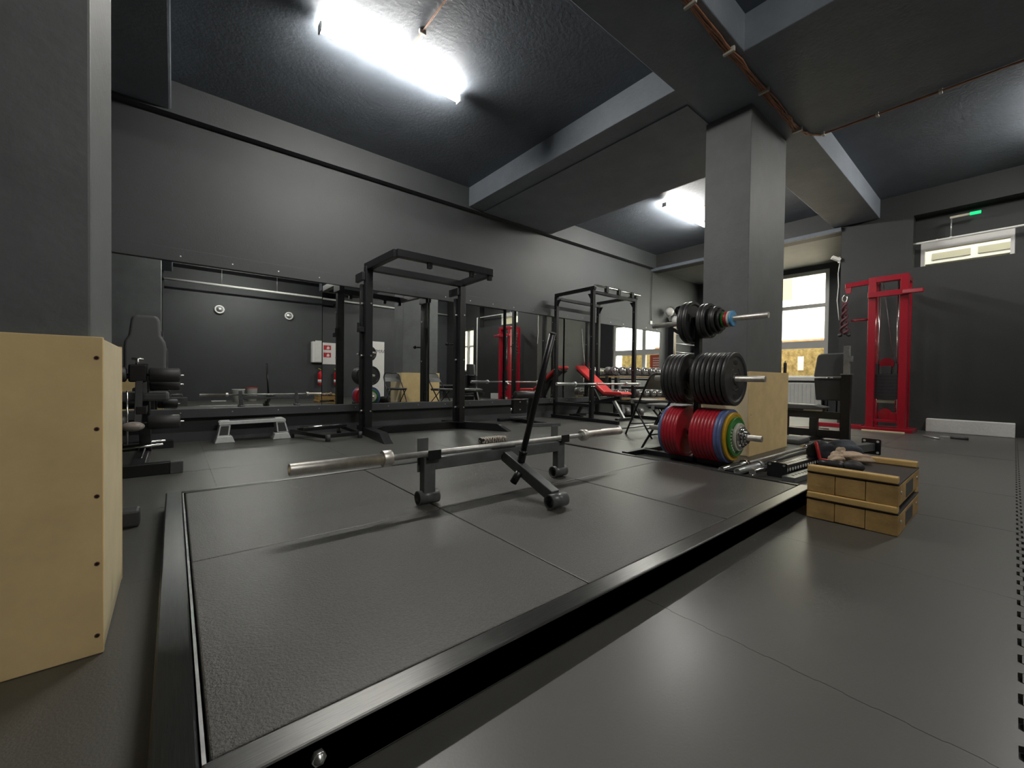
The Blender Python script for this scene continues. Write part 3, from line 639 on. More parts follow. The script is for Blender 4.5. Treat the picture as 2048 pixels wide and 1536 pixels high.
# ------------------------------------------------------------------ pulling blocks
def block(z0, dx, label):
    x0, x1, y0, y1 = 2.648+dx, 3.30+dx, .335+dx*.3, .702+dx*.3
    t = T('pulling_block', label, 'block', (2.97+dx, .52, z0), group='pulling blocks')
    n = 3
    for i in range(n):
        a = y0+(y1-y0)*i/n; b = y0+(y1-y0)*(i+1)/n
        t.p('plank', G().box(x0, x0+.03, a+.0012, b-.0012, z0+.0015*((i*2) % 3), z0+.098-.0015*(i % 2)), 'wood', bevel=.003)
        t.p('plank', G().box(x1-.03, x1, a+.0012, b-.0012, z0, z0+.098), 'wood', bevel=.003)
    e = t.p('end_board', G().box(x0+.031, x1-.031, y0, y0+.028, z0, z0+.098), 'wood', bevel=.003)
    t.p('end_board', G().box(x0+.031, x1-.031, y1-.028, y1, z0, z0+.098), 'wood', bevel=.003)
    t.p('hand_slot', G().box(x0+.20, x0+.42, y0-.001, y0+.004, z0+.012, z0+.082), 'dgrey', e)
    for x in (x0+.06, x0+.56): t.p('screw', G().cyl((x, y0-.003, z0+.06), (x, y0+.002, z0+.06), .008, 10), 'bolt', e)
    t.p('top_sheet', G().box(x0+.002, x1-.002, y0+.001, y1-.001, z0+.099, z0+.107), 'vinyl')
    for a, b in ((x0-.006, x0+.045), (x1-.05, x1+.006)): t.p('batten', G().box(a, b, y0+.004, y1-.002, z0+.1072, z0+.140), 'batten', bevel=.005)
block(0.0, 0.0, 'lower timber pulling block standing on the floor by the platform corner')
block(.1402, .004, 'upper timber pulling block stacked on the other one, tool on it')
t = T('massage_gun', 'black handheld massager lying on the upper pulling block', 'massager', (2.82, .6, .249))
t.p('grip', G().tube([(2.800, .685, .277), (2.80, .65, .278), (2.80, .60, .277), (2.80, .575, .276)], .021, 12), 'vinyl')
t.p('head', G().ell((2.80, .535, .281), (.030, .048, .031)), 'foamroll')
t.p('button_panel', G().box(2.79, 2.81, .645, .675, .2975, .3005), 'redvinyl')
def blob(name, c, r, m, seed, amp=.25):
    rr = random.Random(seed); g = G().ell(c, r, 22, 14); cv = Vector(c)
    ph = [(rr.uniform(2, 5), rr.uniform(2, 5), rr.uniform(2, 5), rr.uniform(0, 6)) for _ in range(5)]
    nv = []
    for v in g.v:
        d = v-cv; q = Vector((d.x/r[0], d.y/r[1], d.z/r[2]))
        k = 1+amp*sum(math.sin(a*q.x+b*q.y*1.3+c_*q.z+p) for a, b, c_, p in ph)/5
        z = max(cv.z-r[2], cv.z+d.z*k); nv.append(Vector((cv.x+d.x*k, cv.y+d.y*k, z)))
    g.v = nv; return g
t = T('work_glove', 'crumpled beige glove on the block, nearer the platform', 'glove', (3.0, .7, .25), group='beige gloves on the block')
t.p('palm', blob('palm', (3.0, .655, .275), (.07, .036, .026), 'cloth', 3, .5), 'cloth'); t.p('cuff', blob('cuff', (3.075, .668, .282), (.035, .03, .03), 'cloth', 5, .4), 'cloth')
t = T('work_glove', 'crumpled beige glove draped at the far batten of the block', 'glove', (3.3, .6, .28), group='beige gloves on the block')
t.p('palm', blob('palm', (3.17, .60, .278), (.045, .09, .030), 'cloth', 8, .45), 'cloth'); t.p('cuff', blob('cuff', (3.18, .672, .296), (.03, .026, .033), 'cloth', 9, .4), 'cloth')
# ------------------------------------------------------------------ spare bars, beams, bag beyond the platform
for i, (y, x0, z, m_) in enumerate(((1.425, 3.27, .040, 'chrome'), (1.322, 3.30, .040, 'galv'), (1.240, 3.37, .040, 'chrome'))):
    barbell('spare barbell lying on the floor beside the platform, %s from the pillar box' % ORD[i], (x0, y, z), (1, [-.03, -.012, -.03][i], 0), 2.2, m='gsteel' if i == 1 else 'knurl', sl=m_, group='spare barbells on the floor')
t = T('perforated_beam', 'black perforated rack beam with bolted end plate on the floor', 'steel beam', (3.9, 1.12, 0), group='loose rack beams')
t.p('tube', G().beam((3.56, 1.128, .052), (4.75, 1.05, .052), .075, .075), 'steel', bevel=.004)
t.p('end_plate', G().prism(rrect(1.065, 1.20, .0, .112, .012), 'x', 3.545, 3.553), 'steel')
for y, z in ((1.085, .095), (1.18, .095)): t.p('bolt_head', G().cyl((3.545, y, z), (3.537, y, z), .009, 6), 'bolt')
for k in range(22):
    x = 3.62+.05*k; f = (x-3.56)/1.19; yy = 1.128-.078*f
    t.p('hole', G().cyl((x, yy-.0405, .052), (x, yy-.034, .052), .013, 10), 'white')
    t.p('hole', G().cyl((x, yy, .0868), (x, yy, .0905), .010, 8), 'dark')
t = T('perforated_beam', 'grey perforated rack beam lying flat, nearest the pulling blocks', 'steel beam', (3.8, .99, 0), group='loose rack beams')
t.p('tube', G().beam((3.42, 1.02, .022), (4.5, .94, .022), .085, .040), 'gsteel', bevel=.003)
for k in range(18):
    x = 3.50+.055*k; yy = 1.02-.08*(x-3.42)/1.08
    t.p('hole', G().cyl((x, yy, .0405), (x, yy, .0435), .011, 8), 'dark')
t = T('bolt_down_post', 'black steel tube with square flange plate lying behind the bag', 'steel post', (5.3, .9, 0))
t.p('tube', G().beam((4.95, 1.01, .085), (5.42, .905, .085), .075, .075), 'gsteel', bevel=.004)
ang = math.atan2(-.105, .47); mx = Matrix.Translation((5.425, .904, .085)) @ Matrix.Rotation(ang, 4, 'Z')
t.p('flange_plate', G(mx).prism(rrect(-.078, .078, -.078, .078, .012), 'x', 0, .01), 'steel')
for a, b in ((-.055, .055), (.055, .055), (.055, -.055), (-.055, -.055)): t.p('bolt_hole', G(mx).cyl((-.001, a, b), (.001, a, b), .012, 10), 'white')
t = T('gym_bag', 'open navy gym bag with red strap behind the pulling blocks', 'bag', (4.35, 1.0, 0))
t.p('bag_body', blob('b', (4.33, 1.05, .11), (.14, .10, .11), 'navy', 21, .22), 'navy')
t.p('bag_lining', blob('b', (4.52, .93, .115), (.12, .125, .105), 'slate', 22, .25), 'slate')
t.p('bag_flap', blob('b', (4.62, .84, .055), (.20, .12, .055), 'navy', 23, .3), 'navy')
t.p('strap', G().tube([(4.215, 1.06, .215), (4.18, 1.045, .20), (4.165, 1.03, .15), (4.17, 1.02, .09), (4.16, 1.01, .045)], .013, 8), 'redvinyl')
t = T('plum_foam_block', 'dark plum rubber strip on the floor under the bench rack', 'mat', (7.0, 1.9, 0)); t.p('slab', G().prism([(7.0, 2.35), (7.6, 1.75), (7.75, 1.95), (7.2, 2.5)], 'z', 0, .03), 'plum')
# ------------------------------------------------------------------ red cable tower
t = T('cable_tower', 'tall red cable tower with weight stack against the right wall', 'cable machine', (8.4, 1.25, 0))
TX = 8.30
for y in (1.405, 1.045): t.p('upright', G().box(TX-.05, TX+.06, y-.045, y+.045, .04, 2.33), 'redsteel', bevel=.005)
for y in (1.405, 1.045): t.p('rear_upright', G().box(TX+.33, TX+.40, y-.035, y+.035, .04, 2.25), 'redsteel', bevel=.004)
t.p('top_frame', G().box(TX-.05, TX+.06, 1.09, 1.36, 2.25, 2.33).box(TX+.06, TX+.40, 1.37, 1.44, 2.26, 2.33).box(TX+.06, TX+.40, 1.01, 1.08, 2.26, 2.33), 'redsteel', bevel=.004)
t.p('front_rail', G().box(TX-.09, TX-.05, .97, 1.45, 2.02, 2.10), 'redsteel', bevel=.004)
t.p('right_arm', G().beam((TX-.07, 1.06, 2.06), (TX-.10, .84, 2.05), .06, .055), 'redsteel', bevel=.004)
la = t.p('left_arm', G().beam((TX-.02, 1.45, 2.27), (TX-.04, 1.735, 2.25), .055, .07), 'redsteel', bevel=.004)
t.p('pulley_bracket', G().prism([(1.74, 2.22), (1.66, 2.22), (1.665, 2.13), (1.72, 2.13)], 'x', TX-.055, TX-.02), 'redsteel', la)
t.p('rope_clip', G().tube([(TX-.05, 1.735+.03*math.cos(a), 2.05+.055*math.sin(a)) for a in [2*PI*i/12 for i in range(12)]], .008, 6, True), 'chrome')
for s in (0, 1):
    t.p('rope', G().tube([(TX-.05+.03*math.sin(i*.9+3*s), 1.735+.05*math.cos(i*.9+3*s)*(.4+.6*i/16), 1.99-.031*i) for i in range(17)], .020, 8), 'copper' if False else 'plum')
    t.p('rope_stop', G().ell((TX-.05, 1.735+(.055 if s else -.055), 1.475), (.032, .032, .03), 12, 8), 'vinyl')
for y in (1.345, 1.13): t.p('guide_rod', G().cyl((TX+.12, y, .25), (TX+.12, y, 2.26), .014, 10), 'chrome')
t.p('steel_cable', G().tube([(TX+.10, 1.30, 2.24), (TX+.10, 1.17, 1.12)], .006, 6), 'galv')
t.p('weight_stack', G().box(TX+.03, TX+.20, 1.095, 1.385, .48, .86), 'vinyl', bevel=.006)
for k in range(7): t.p('stack_groove', G().box(TX+.028, TX+.031, 1.10, 1.38, .52+.05*k, .524+.05*k), 'dark')
t.p('pin_rail', G().box(TX+.02, TX+.032, 1.13, 1.34, .42, .46), 'chrome', bevel=.003)
t.p('carriage_pulley', G().cyl((TX+.06, 1.235, 1.02), (TX+.11, 1.235, 1.02), .085, 20), 'redsteel')
t.p('carriage', G().box(TX+.05, TX+.15, 1.18, 1.29, .86, .98).box(TX+.06, TX+.14, 1.11, 1.145, .86, 1.02).box(TX+.06, TX+.14, 1.33, 1.365, .86, 1.02), 'dgrey', bevel=.004)
t.p('lower_pulley', G().cyl((TX+.02, 1.235, .25), (TX+.08, 1.235, .25), .085, 20), 'redsteel')
t.p('lower_bracket', G().box(TX-.03, TX+.04, 1.09, 1.36, .13, .17).box(TX, TX+.05, 1.09, 1.18, .17, .28), 'redsteel', bevel=.004)
t.p('handle_peg', G().cyl((TX, 1.45, 1.70), (TX-.02, 1.66, 1.70), .016, 10), 'redsteel')
t.p('base_bar', G().box(TX-.08, TX+.42, .92, 1.52, 0, .05), 'redsteel', bevel=.004)
t.p('base_foot', G().prism([(TX-.06, 1.5), (TX+.2, 1.5), (TX+.02, 2.18), (TX-.04, 2.18)], 'z', .0, .06), 'redsteel', bevel=.004)
t = T('plywood_strip', 'pale plywood strip on the floor in front of the red tower', 'strip', (8.0, 1.3, 0)); t.p('strip', G().beam((8.02, 1.45, .012), (8.05, .98, .012), .05, .02), 'mdfedge')
# ------------------------------------------------------------------ bench rack in front of the alcove
t = T('shoulder_bench', 'black shoulder press bench with tall dark backrest before the alcove window', 'bench', (6.5, 1.7, 0))
BX = 6.42
t.p('post', G().box(BX-.045, BX+.045, 1.27, 1.36, 0, .82), 'steel', bevel=.004)
t.p('post_rim', G().box(BX-.05, BX+.05, 1.262, 1.368, .82, .832), 'galv')
ip = t.p('inner_post', G().box(BX-.03, BX+.03, 1.285, 1.345, .832, 1.175), 'galv', bevel=.003)
t.p('bar_cup', G().box(BX-.035, BX+.035, 1.262, 1.285, .98, 1.05), 'galv', ip)
t.p('lower_rail', G().box(BX-.04, BX+.04, 1.36, 2.55, .02, .12), 'steel', bevel=.004)
t.p('upper_rail', G().box(BX-.04, BX+.04, 1.36, 2.55, .26, .35), 'steel', bevel=.004)
t.p('middle_leg', G().box(BX-.05, BX+.05, 1.60, 1.68, -.0, .27), 'steel', bevel=.004)
t.p('far_leg', G().box(BX-.05, BX+.05, 1.93, 2.0, -.0, .27), 'steel', bevel=.004)
t.p('cross_foot', G().box(BX-.35, BX+.45, 1.58, 1.70, 0, .045), 'steel', bevel=.004)
t.p('seat_pad', G().prism([(1.50, .405), (1.53, .378), (2.3, .36), (2.34, .375), (2.34, .42), (2.2, .44), (1.62, .432)], 'x', BX-.14, BX+.14), 'gvinyl', bevel=.012)
t.p('seat_bracket', G().box(BX-.03, BX+.03, 1.55, 1.75, .35, .378), 'galv')
t.p('rear_frame', G().box(BX+.30, BX+.36, 1.38, 1.44, .0, .80).box(BX+.04, BX+.36, 1.38, 1.44, .27, .33), 'steel', bevel=.004)
bp = t.p('backrest', G().prism([(1.36, .80), (1.735, .80), (1.70, 1.06), (1.685, 1.095), (1.65, 1.105), (1.36, 1.11)], 'x', BX+.30, BX+.37), 'gvinyl', bevel=.016)
t.p('backrest_trim', G().box(BX+.285, BX+.30, 1.36, 1.72, .79, .802), 'galv', bp)
t.p('lower_pad', G().prism([(1.36, .48), (1.72, .48), (1.745, .78), (1.36, .78)], 'x', BX+.36, BX+.42), 'vinyl', bevel=.012)
t = T('flat_pad', 'low pale green grey pad on the floor beside the pillar box', 'pad', (5.75, 1.66, 0)); t.p('cushion', G().box(5.55, 5.95, 1.55, 1.85, 0, .06), 'gvinyl', bevel=.02)
t = T('spray_bottle', 'small grey metal bottle on the right pillar box corner', 'bottle', (5.285, 1.64, .822)); 
t.p('bottle_body', G().lathe([(.0001, 0), (.015, 0), (.016, .004), (.016, .105), (.012, .115), (.006, .118), (.0001, .118)], (5.300, 1.635, .822), (0,0,1), 16), 'dgrey'); t.p('bottle_cap', G().cyl((5.300, 1.635, .94), (5.300, 1.635, .958), .005, 10), 'vinyl')
t = T('steel_bench', 'black flat weight bench standing by the right wall under its window', 'bench', (7.9, -1.2, 0))
t.p('pad', G().box(7.4, 8.5, -1.45, -1.17, .40, .46), 'gvinyl', bevel=.02)
t.p('rail', G().box(7.45, 8.45, -1.35, -1.27, .33, .40), 'steel', bevel=.004)
for a in ((7.5, 7.42), (8.4, 8.5)):
    for y in (-1.47, -1.15): t.p('leg', G().beam((a[0], (y-1.31)/2-.0, .36), (a[1], y, 0.0), .06, .06), 'steel', bevel=.003)
t.p('weight_box', G().box(7.75, 8.15, -1.43, -1.19, .0, .31), 'vinyl', bevel=.01)
# ------------------------------------------------------------------ right wall bits
t = T('polystyrene_block', 'long white polystyrene block on the floor against the right wall', 'block', (8.87, .4, 0))
t.p('block', G().box(8.78, 8.94, -.02, .84, 0, .195), 'foam', bevel=.008)
t = T('heating_pipe', 'pale horizontal pipe across the high window recess', 'pipe', (8.98, .2, 2.91))
t.p('pipe_run', G().cyl((8.985, 1.07, 2.905), (8.985, -1.6, 2.905), .016, 12), 'white'); t.p('hanger_rod', G().cyl((8.985, .645, 2.92), (8.985, .645, 3.22), .007, 8), 'galv')
t.p('pipe_coupling', G().cyl((8.985, .66, 2.905), (8.985, .63, 2.905), .022, 12).cyl((8.985, .80, 2.905), (8.985, .78, 2.905), .020, 12), 'white')
t.p('pipe_drop', G().tube([(8.93, -1.0, 2.90), (8.925, -1.0, 2.80), (8.925, -1.0, .05)], .022, 10), 'white'); t.p('pipe_elbow', G().tube([(8.985, -1.0, 2.905), (8.95, -1.0, 2.905), (8.93, -1.0, 2.88)], .02, 8), 'white')
t = T('exit_sign', 'slim green lit exit sign hung in the high window recess', 'exit sign', (9.0, .5, 3.2))
t.p('sign_body', G().box(8.97, 9.00, .46, .66, 3.19, 3.222), 'casing', bevel=.003); t.p('sign_light', G().box(8.968, 8.998, .352, .46, 3.188, 3.226), 'green')
t = T('floor_rod', 'short bright metal rod on the floor near the white block', 'rod', (7.8, .68, 0)); t.p('rod', G().cyl((7.95, .78, .012), (7.66, .60, .012), .011, 8), 'galv')
t = T('hand_tool', 'small black tool on the floor near the white block', 'tool', (8.0, .5, 0)); t.p('tool_handle', G().cyl((7.92, .52, .018), (7.90, .36, .018), .018, 10), 'vinyl'); t.p('tool_tip', G().cyl((7.925, .52, .018), (7.94, .62, .018), .006, 8), 'galv')
t = T('wall_camera', 'small white wall camera with hanging cable at the alcove edge', 'camera', (8.95, 1.99, 2.86))
t.p('camera_body', G().beam((8.93, 1.96, 2.84), (8.86, 2.06, 2.90), .06, .055), 'white', bevel=.006); t.p('camera_mount', G().box(8.93, 8.955, 1.96, 1.99, 2.80, 2.90), 'white')
t.p('camera_cord', G().tube([(8.944, 1.965, 2.80), (8.943, 1.985, 2.62), (8.944, 1.975, 2.40), (8.943, 1.99, 2.15), (8.944, 1.965, 1.9), (8.944, 1.955, 1.80)], .006, 6), 'white')
# ------------------------------------------------------------------ alcove contents
t = T('radiator', 'white panel radiator under the alcove window', 'radiator', (11.2, 3.7, .15))
t.p('panel', G().box(11.14, 11.22, 2.72, 4.9, .12, .70), 'white', bevel=.01)
for k in range(27): t.p('rib', G().box(11.128, 11.141, 2.76+.08*k, 2.80+.08*k, .16, .66), 'white')
t = T('wall_bars', 'black wooden wall bars with pale rungs on the back wall beyond the mirror', 'wall bars', (10.3, 5.5, 0))
t.p('side_post', G().box(9.72, 9.80, 5.46, 5.60, 0, 2.22), 'steel', bevel=.004); t.p('side_post', G().box(10.95, 11.03, 5.46, 5.60, 0, 2.22), 'steel', bevel=.004)
for k in range(9): t.p('rung', G().cyl((9.80, 5.49, 2.10-.22*k), (10.95, 5.49, 2.10-.22*k), .017, 10), 'galv')
t.p('pale_edge', G().box(9.80, 9.825, 5.455, 5.475, 0, 2.22), 'batten')
t.p('brace', G().beam((9.8, 5.44, 1.95), (10.2, 5.30, 2.15), .03, .03), 'steel')
for i, (x, z, r, m_, lab) in enumerate(((9.55, 2.42, .105, 'silver', 'upper silver balloon on the back wall'), (9.80, 2.24, .10, 'silver', 'lower silver balloon on the back wall'), (10.02, 2.50, .12, 'blkgloss', 'upper black balloon on the back wall'), (10.20, 2.32, .11, 'blkgloss', 'lower black balloon on the back wall'))):
    t = T('balloon', lab, 'balloon', (x, 5.5, z), group='balloons on the back wall')
    t.p('balloon_skin', G().lathe([(.0001, -r*1.08), (r*.25, -r*1.02), (r*.7, -r*.75), (r, -.05*r), (r*.93, r*.4), (r*.62, r*.85), (.0001, r*1.08)], (x, 5.48, z), (0, .1, 1), 20), m_); t.p('balloon_knot', G().cyl((x, 5.48, z-r*1.05), (x, 5.48, z-r*1.2), .01, 8, .018), m_)
t = T('wall_socket', 'small white wall switch on the back wall beyond the mirror end', 'switch', (8.94, 5.615, 2.11)); t.p('switch_plate', G().box(8.90, 8.98, 5.60, 5.62, 2.07, 2.15), 'white', bevel=.003); t.p('rocker', G().box(8.915, 8.965, 5.595, 5.601, 2.09, 2.13), 'paper')
t = T('floor_fan', 'large round black floor fan with chrome guard in the alcove corner', 'fan', (10.7, 2.45, 0))
fx, fy, fz, fr = 10.6, 2.40, .66, .33
t.p('guard', G().tube([(fx+fr*math.cos(a), fy-.06, fz+fr*math.sin(a)) for a in [2*PI*i/28 for i in range(28)]], .012, 6, True).tube([(fx+fr*.6*math.cos(a), fy+.06, fz+fr*.6*math.sin(a)) for a in [2*PI*i/24 for i in range(24)]], .010, 6, True), 'chrome')
for k in range(12):
    a = 2*PI*k/12; t.p('guard_wire', G().tube([(fx+.08*math.cos(a), fy+.09, fz+.08*math.sin(a)), (fx+fr*.6*math.cos(a), fy+.06, fz+fr*.6*math.sin(a)), (fx+fr*math.cos(a), fy-.06, fz+fr*math.sin(a))], .006, 5), 'chrome')
for k in range(3):
    mx = Matrix.Translation((fx, fy, fz)) @ Matrix.Rotation(2*PI*k/3, 4, 'Y') @ Matrix.Rotation(.45, 4, 'Z'); t.p('blade', G(mx).prism([(-.05, .05), (.05, .05), (.12, .26), (-.10, .28)], 'y', -.004, .004), 'dgrey')
t.p('motor', G().cyl((fx, fy-.12, fz), (fx, fy+.08, fz), .085, 18), 'vinyl'); t.p('stand', G().tube([(fx-.34, fy, 0.02), (fx-.36, fy, fz), (fx-.34, fy, fz)], .014, 8).tube([(fx+.34, fy, 0.02), (fx+.36, fy, fz), (fx+.34, fy, fz)], .014, 8).tube([(fx-.34, fy-.2, .02), (fx-.34, fy+.2, .02)], .014, 8).tube([(fx+.34, fy-.2, .02), (fx+.34, fy+.2, .02)], .014, 8), 'steel')
t = T('wall_shelf', 'small white wall shelf holding a red bundle in the alcove corner', 'shelf', (10.6, 2.05, 1.1))
t.p('shelf_board', G().box(10.35, 10.85, 1.955, 2.25, 1.10, 1.125), 'white'); t.p('shelf_leg', G().box(10.36, 10.385, 2.22, 2.245, .62, 1.10).box(10.815, 10.84, 2.22, 2.245, .62, 1.10), 'white'); t.p('hanging_cord', G().tube([(10.55, 1.965, 2.4), (10.60, 1.98, 1.8), (10.7, 2.0, 1.15)], .008, 6), 'white')
t = T('red_bundle', 'crumpled red cloth bundle on the small white shelf', 'cloth', (10.65, 2.1, 1.125)); t.p('bundle', blob('b', (10.68, 2.1, 1.20), (.13, .08, .075), 'redvinyl', 31, .3), 'redvinyl')
# ------------------------------------------------------------------ power cage
t = T('power_cage', 'black four post power cage with pull-up bars before the mirror', 'power rack', (6.15, 4.9, 0))
CX = (5.52, 6.74); CY = (4.58, 5.44)
for x in CX:
    t.p('base_rail', G().box(x-.032, x+.032, 4.02, 5.52, 0, .06), 'steel', bevel=.004)
    for y in CY:
        pp = t.p('post', G().box(x-.032, x+.032, y-.032, y+.032, .06, 2.25), 'steel', bevel=.003)
        for k in range(16): t.p('peg_hole', G().cyl((x-.0335, y, .35+.11*k), (x-.031, y, .35+.11*k), .009, 8), 'galv' if k % 5 == 0 else 'dark', pp)
        sy = 1 if y < 5 else -1
        t.p('gusset', G().prism([(y+sy*.032, 2.19), (y+sy*.11, 2.19), (y+sy*.032, 2.06)], 'x', x-.004, x+.004), 'steel', pp)
    t.p('side_rail', G().box(x-.03, x+.03, CY[0]-.05, CY[1]+.03, 2.25, 2.305), 'steel', bevel=.003)
    t.p('low_side_rail', G().box(x-.03, x+.03, CY[0]+.032, CY[1]-.032, .24, .30), 'steel', bevel=.003)
t.p('rear_top_rail', G().box(CX[0]+.032, CX[1]-.032, CY[1]-.03, CY[1]+.03, 2.19, 2.245), 'steel', bevel=.003)
t.p('front_top_rail', G().box(CX[0]+.032, CX[1]-.032, CY[0]-.03, CY[0]+.03, 2.19, 2.245), 'steel', bevel=.003)
t.p('pull_up_bar', G().cyl((CX[0], CY[0]-.03, 2.325), (CX[1]+.12, CY[0]-.03, 2.325), .016, 12), 'chrome')
t.p('pull_up_bar', G().cyl((CX[0], CY[0]+.12, 2.275), (CX[1], CY[0]+.12, 2.275), .016, 12), 'chrome')
for x in (5.85, 6.2, 6.6): t.p('bar_bracket', G().box(x-.03, x+.03, CY[0]-.055, CY[0]+.0, 2.245, 2.35), 'steel', bevel=.003)
for x in CX:
    t.p('bar_hook', G().tube([(x-.04, CY[0]-.03, .60), (x-.04, CY[0]-.12, .60), (x-.04, CY[0]-.15, .66)], .011, 8), 'chrome')
barbell('silver barbell racked low across the power cage', (4.56, 4.475, .645), (1, 0, 0), 2.2, m='galv', sl='galv')
t = T('incline_bench', 'red padded incline bench inside the power cage', 'bench', (6.1, 4.8, 0))
bx = 6.12
t.p('backrest', G(Matrix.Translation((bx, 5.02, .71)) @ Matrix.Rotation(R(36), 4, 'X')).box(-.14, .14, -.44, .44, -.03, .035), 'redvinyl', bevel=.025)
t.p('back_frame', G(Matrix.Translation((bx, 5.02, .71)) @ Matrix.Rotation(R(36), 4, 'X')).box(-.09, .09, -.40, .40, -.075, -.031), 'steel', bevel=.004)
t.p('seat', G().prism([(4.28, .465), (4.31, .45), (4.66, .45), (4.69, .475), (4.66, .51), (4.31, .505)], 'x', bx-.15, bx+.15), 'redvinyl', bevel=.015)
t.p('frame_beam', G().beam((bx, 4.42, .40), (bx, 5.35, .22), .06, .06), 'steel', bevel=.003)
t.p('front_leg', G().beam((bx+.02, 4.62, .40), (bx+.02, 4.36, .03), .05, .05), 'galv', bevel=.003)
t.p('rear_leg', G().beam((bx, 5.3, .24), (bx, 5.42, .03), .05, .05), 'steel', bevel=.003)
t.p('front_foot', G().box(bx-.22, bx+.24, 4.31, 4.37, 0, .05), 'steel', bevel=.004); t.p('rear_foot', G().box(bx-.22, bx+.22, 5.38, 5.44, 0, .05), 'steel', bevel=.004)
t.p('support_strut', G().beam((bx, 4.88, .32), (bx, 5.12, .70), .035, .035), 'steel')
t = T('loose_foot_bar', 'short chrome tipped steel bar on the floor behind the cage rail', 'bar', (5.6, 5.2, 0)); t.p('bar', G().beam((5.72, 4.95, .03), (6.0, 5.3, .03), .04, .05), 'steel', bevel=.003); t.p('bar_tip', G().cyl((5.72, 4.95, .03), (5.705, 4.93, .03), .014, 8), 'chrome')
# ------------------------------------------------------------------ sit-up bench left of the cage
t = T('sit_up_bench', 'black sit-up bench with round roller pad left of the power cage', 'bench', (4.45, 5.0, 0))
t.p('front_foot', G().beam((4.14, 4.59, .025), (4.60, 4.43, .025), .07, .05), 'gsteel', bevel=.004); t.p('rear_foot', G().beam((4.18, 5.44, .025), (4.78, 5.40, .025), .08, .05), 'steel', bevel=.004)
t.p('base_beam', G().beam((4.37, 4.52, .035), (4.48, 5.42, .035), .07, .05), 'steel', bevel=.004)
t.p('upright', G().beam((4.42, 4.95, .06), (4.38, 4.86, .46), .06, .06), 'steel', bevel=.004)
rp = t.p('roller_pad', G().lathe([(.008, 0), (.045, 0), (.055, .01), (.055, .43), (.045, .44), (.008, .44)], (4.00, 4.80, .475), (1, -.12, 0), 24), 'vinyl')
t.p('pad_mount', G().box(4.02, 4.30, 4.86, 4.92, .18, .40), 'steel', bevel=.01)
for x, z in ((4.15, .36), (4.30, .36), (4.15, .24)): t.p('bolt_head', G().cyl((x, 4.86, z), (x, 4.848, z), .012, 8), 'bolt')
t.p('pin_knob', G().cyl((4.00, 4.86, .26), (3.92, 4.82, .26), .014, 8).cyl((3.96, 4.84, .28), (3.955, 4.84, .23), .018, 8), 'chrome')
t.p('foot_plate', G().box(4.28, 4.66, 5.10, 5.28, .06, .085), 'gsteel')
barbell('bare barbell on the floor between jack and folding chairs', (4.40, 3.49, .038), (1, .02, 0), 2.2, m='galv', sl='galv')
# ------------------------------------------------------------------ folding chairs
def folding_chair(label, loc, rot):
    t = T('folding_chair', label, 'chair', loc, rot, 'black folding chairs by the pillar box', w=False)
    W = .205
    hoop = [(-W, .24, .0), (-W, .20, .07), (-W, -.13, .60), (-W+.005, -.19, .70), (-W+.03, -.215, .775), (-W+.085, -.225, .805), (W-.085, -.225, .805), (W-.03, -.215, .775), (W-.005, -.19, .70), (W, -.13, .60), (W, .20, .07), (W, .24, .0)]
    t.p('front_frame', G().tube(hoop, .0125, 8), 'steel')
    for s in (-1, 1): t.p('rear_leg', G().tube([(s*.180, .15, .435), (s*.180, -.27, .0)], .0105, 8), 'steel'); t.p('hinge_clip', G().box(s*.193-.012, s*.193+.012, .10, .14, .415, .455), 'galv')
    st = t.p('seat', G().prism(rrect(-.19, .19, -.15, .235, .06), 'z', .437, .472), 'gvinyl', bevel=.010)
    t.p('seat_pan', G().prism(rrect(-.175, .175, -.14, .22, .05), 'z', .424, .4368), 'steel', st)
    pts = []
    for z, o in ((.615, 0), (.80, 0)): pass
    g = G(); nx = 10; vs = []; fs = []
    for k, (z, yy, hw) in enumerate(((.61, -.140, .192), (.70, -.190, .190), (.76, -.212, .175), (.795, -.222, .14))):
        for d in (0, .022):
            for i in range(nx+1):
                x = -hw+2*hw*i/nx; vs.append((x, yy-.018*(1-(x/hw)**2)+d, z))
    n1 = nx+1
    for k in range(3):
        for d in (0, 1):
            for i in range(nx):
                a = (k*2+d)*n1+i; b = ((k+1)*2+d)*n1+i; fs.append((a, a+1, b+1, b))
        for i in (0, nx):
            a = (k*2)*n1+i; fs.append((a, a+n1, a+3*n1, a+2*n1))
    for i in range(nx): fs.append((i, i+1, n1+i+1, n1+i)); fs.append((6*n1+i, 6*n1+i+1, 7*n1+i+1, 7*n1+i))
    g.add(vs, fs); t.p('backrest', g, 'chairgrey', bevel=.004)
    t.p('rung', G().cyl((-W, .155, .145), (W, .155, .145), .008, 8), 'steel'); t.p('rung', G().cyl((-.18, -.16, .115), (.18, -.16, .115), .008, 8), 'steel')
    return t
folding_chair('black folding chair beyond the plate tree, nearer the power cage', (4.80, 3.0, 0), R(-20))
folding_chair('black folding chair half hidden behind the plates, next to the pillar box', (4.075, 2.275, 0), R(1))
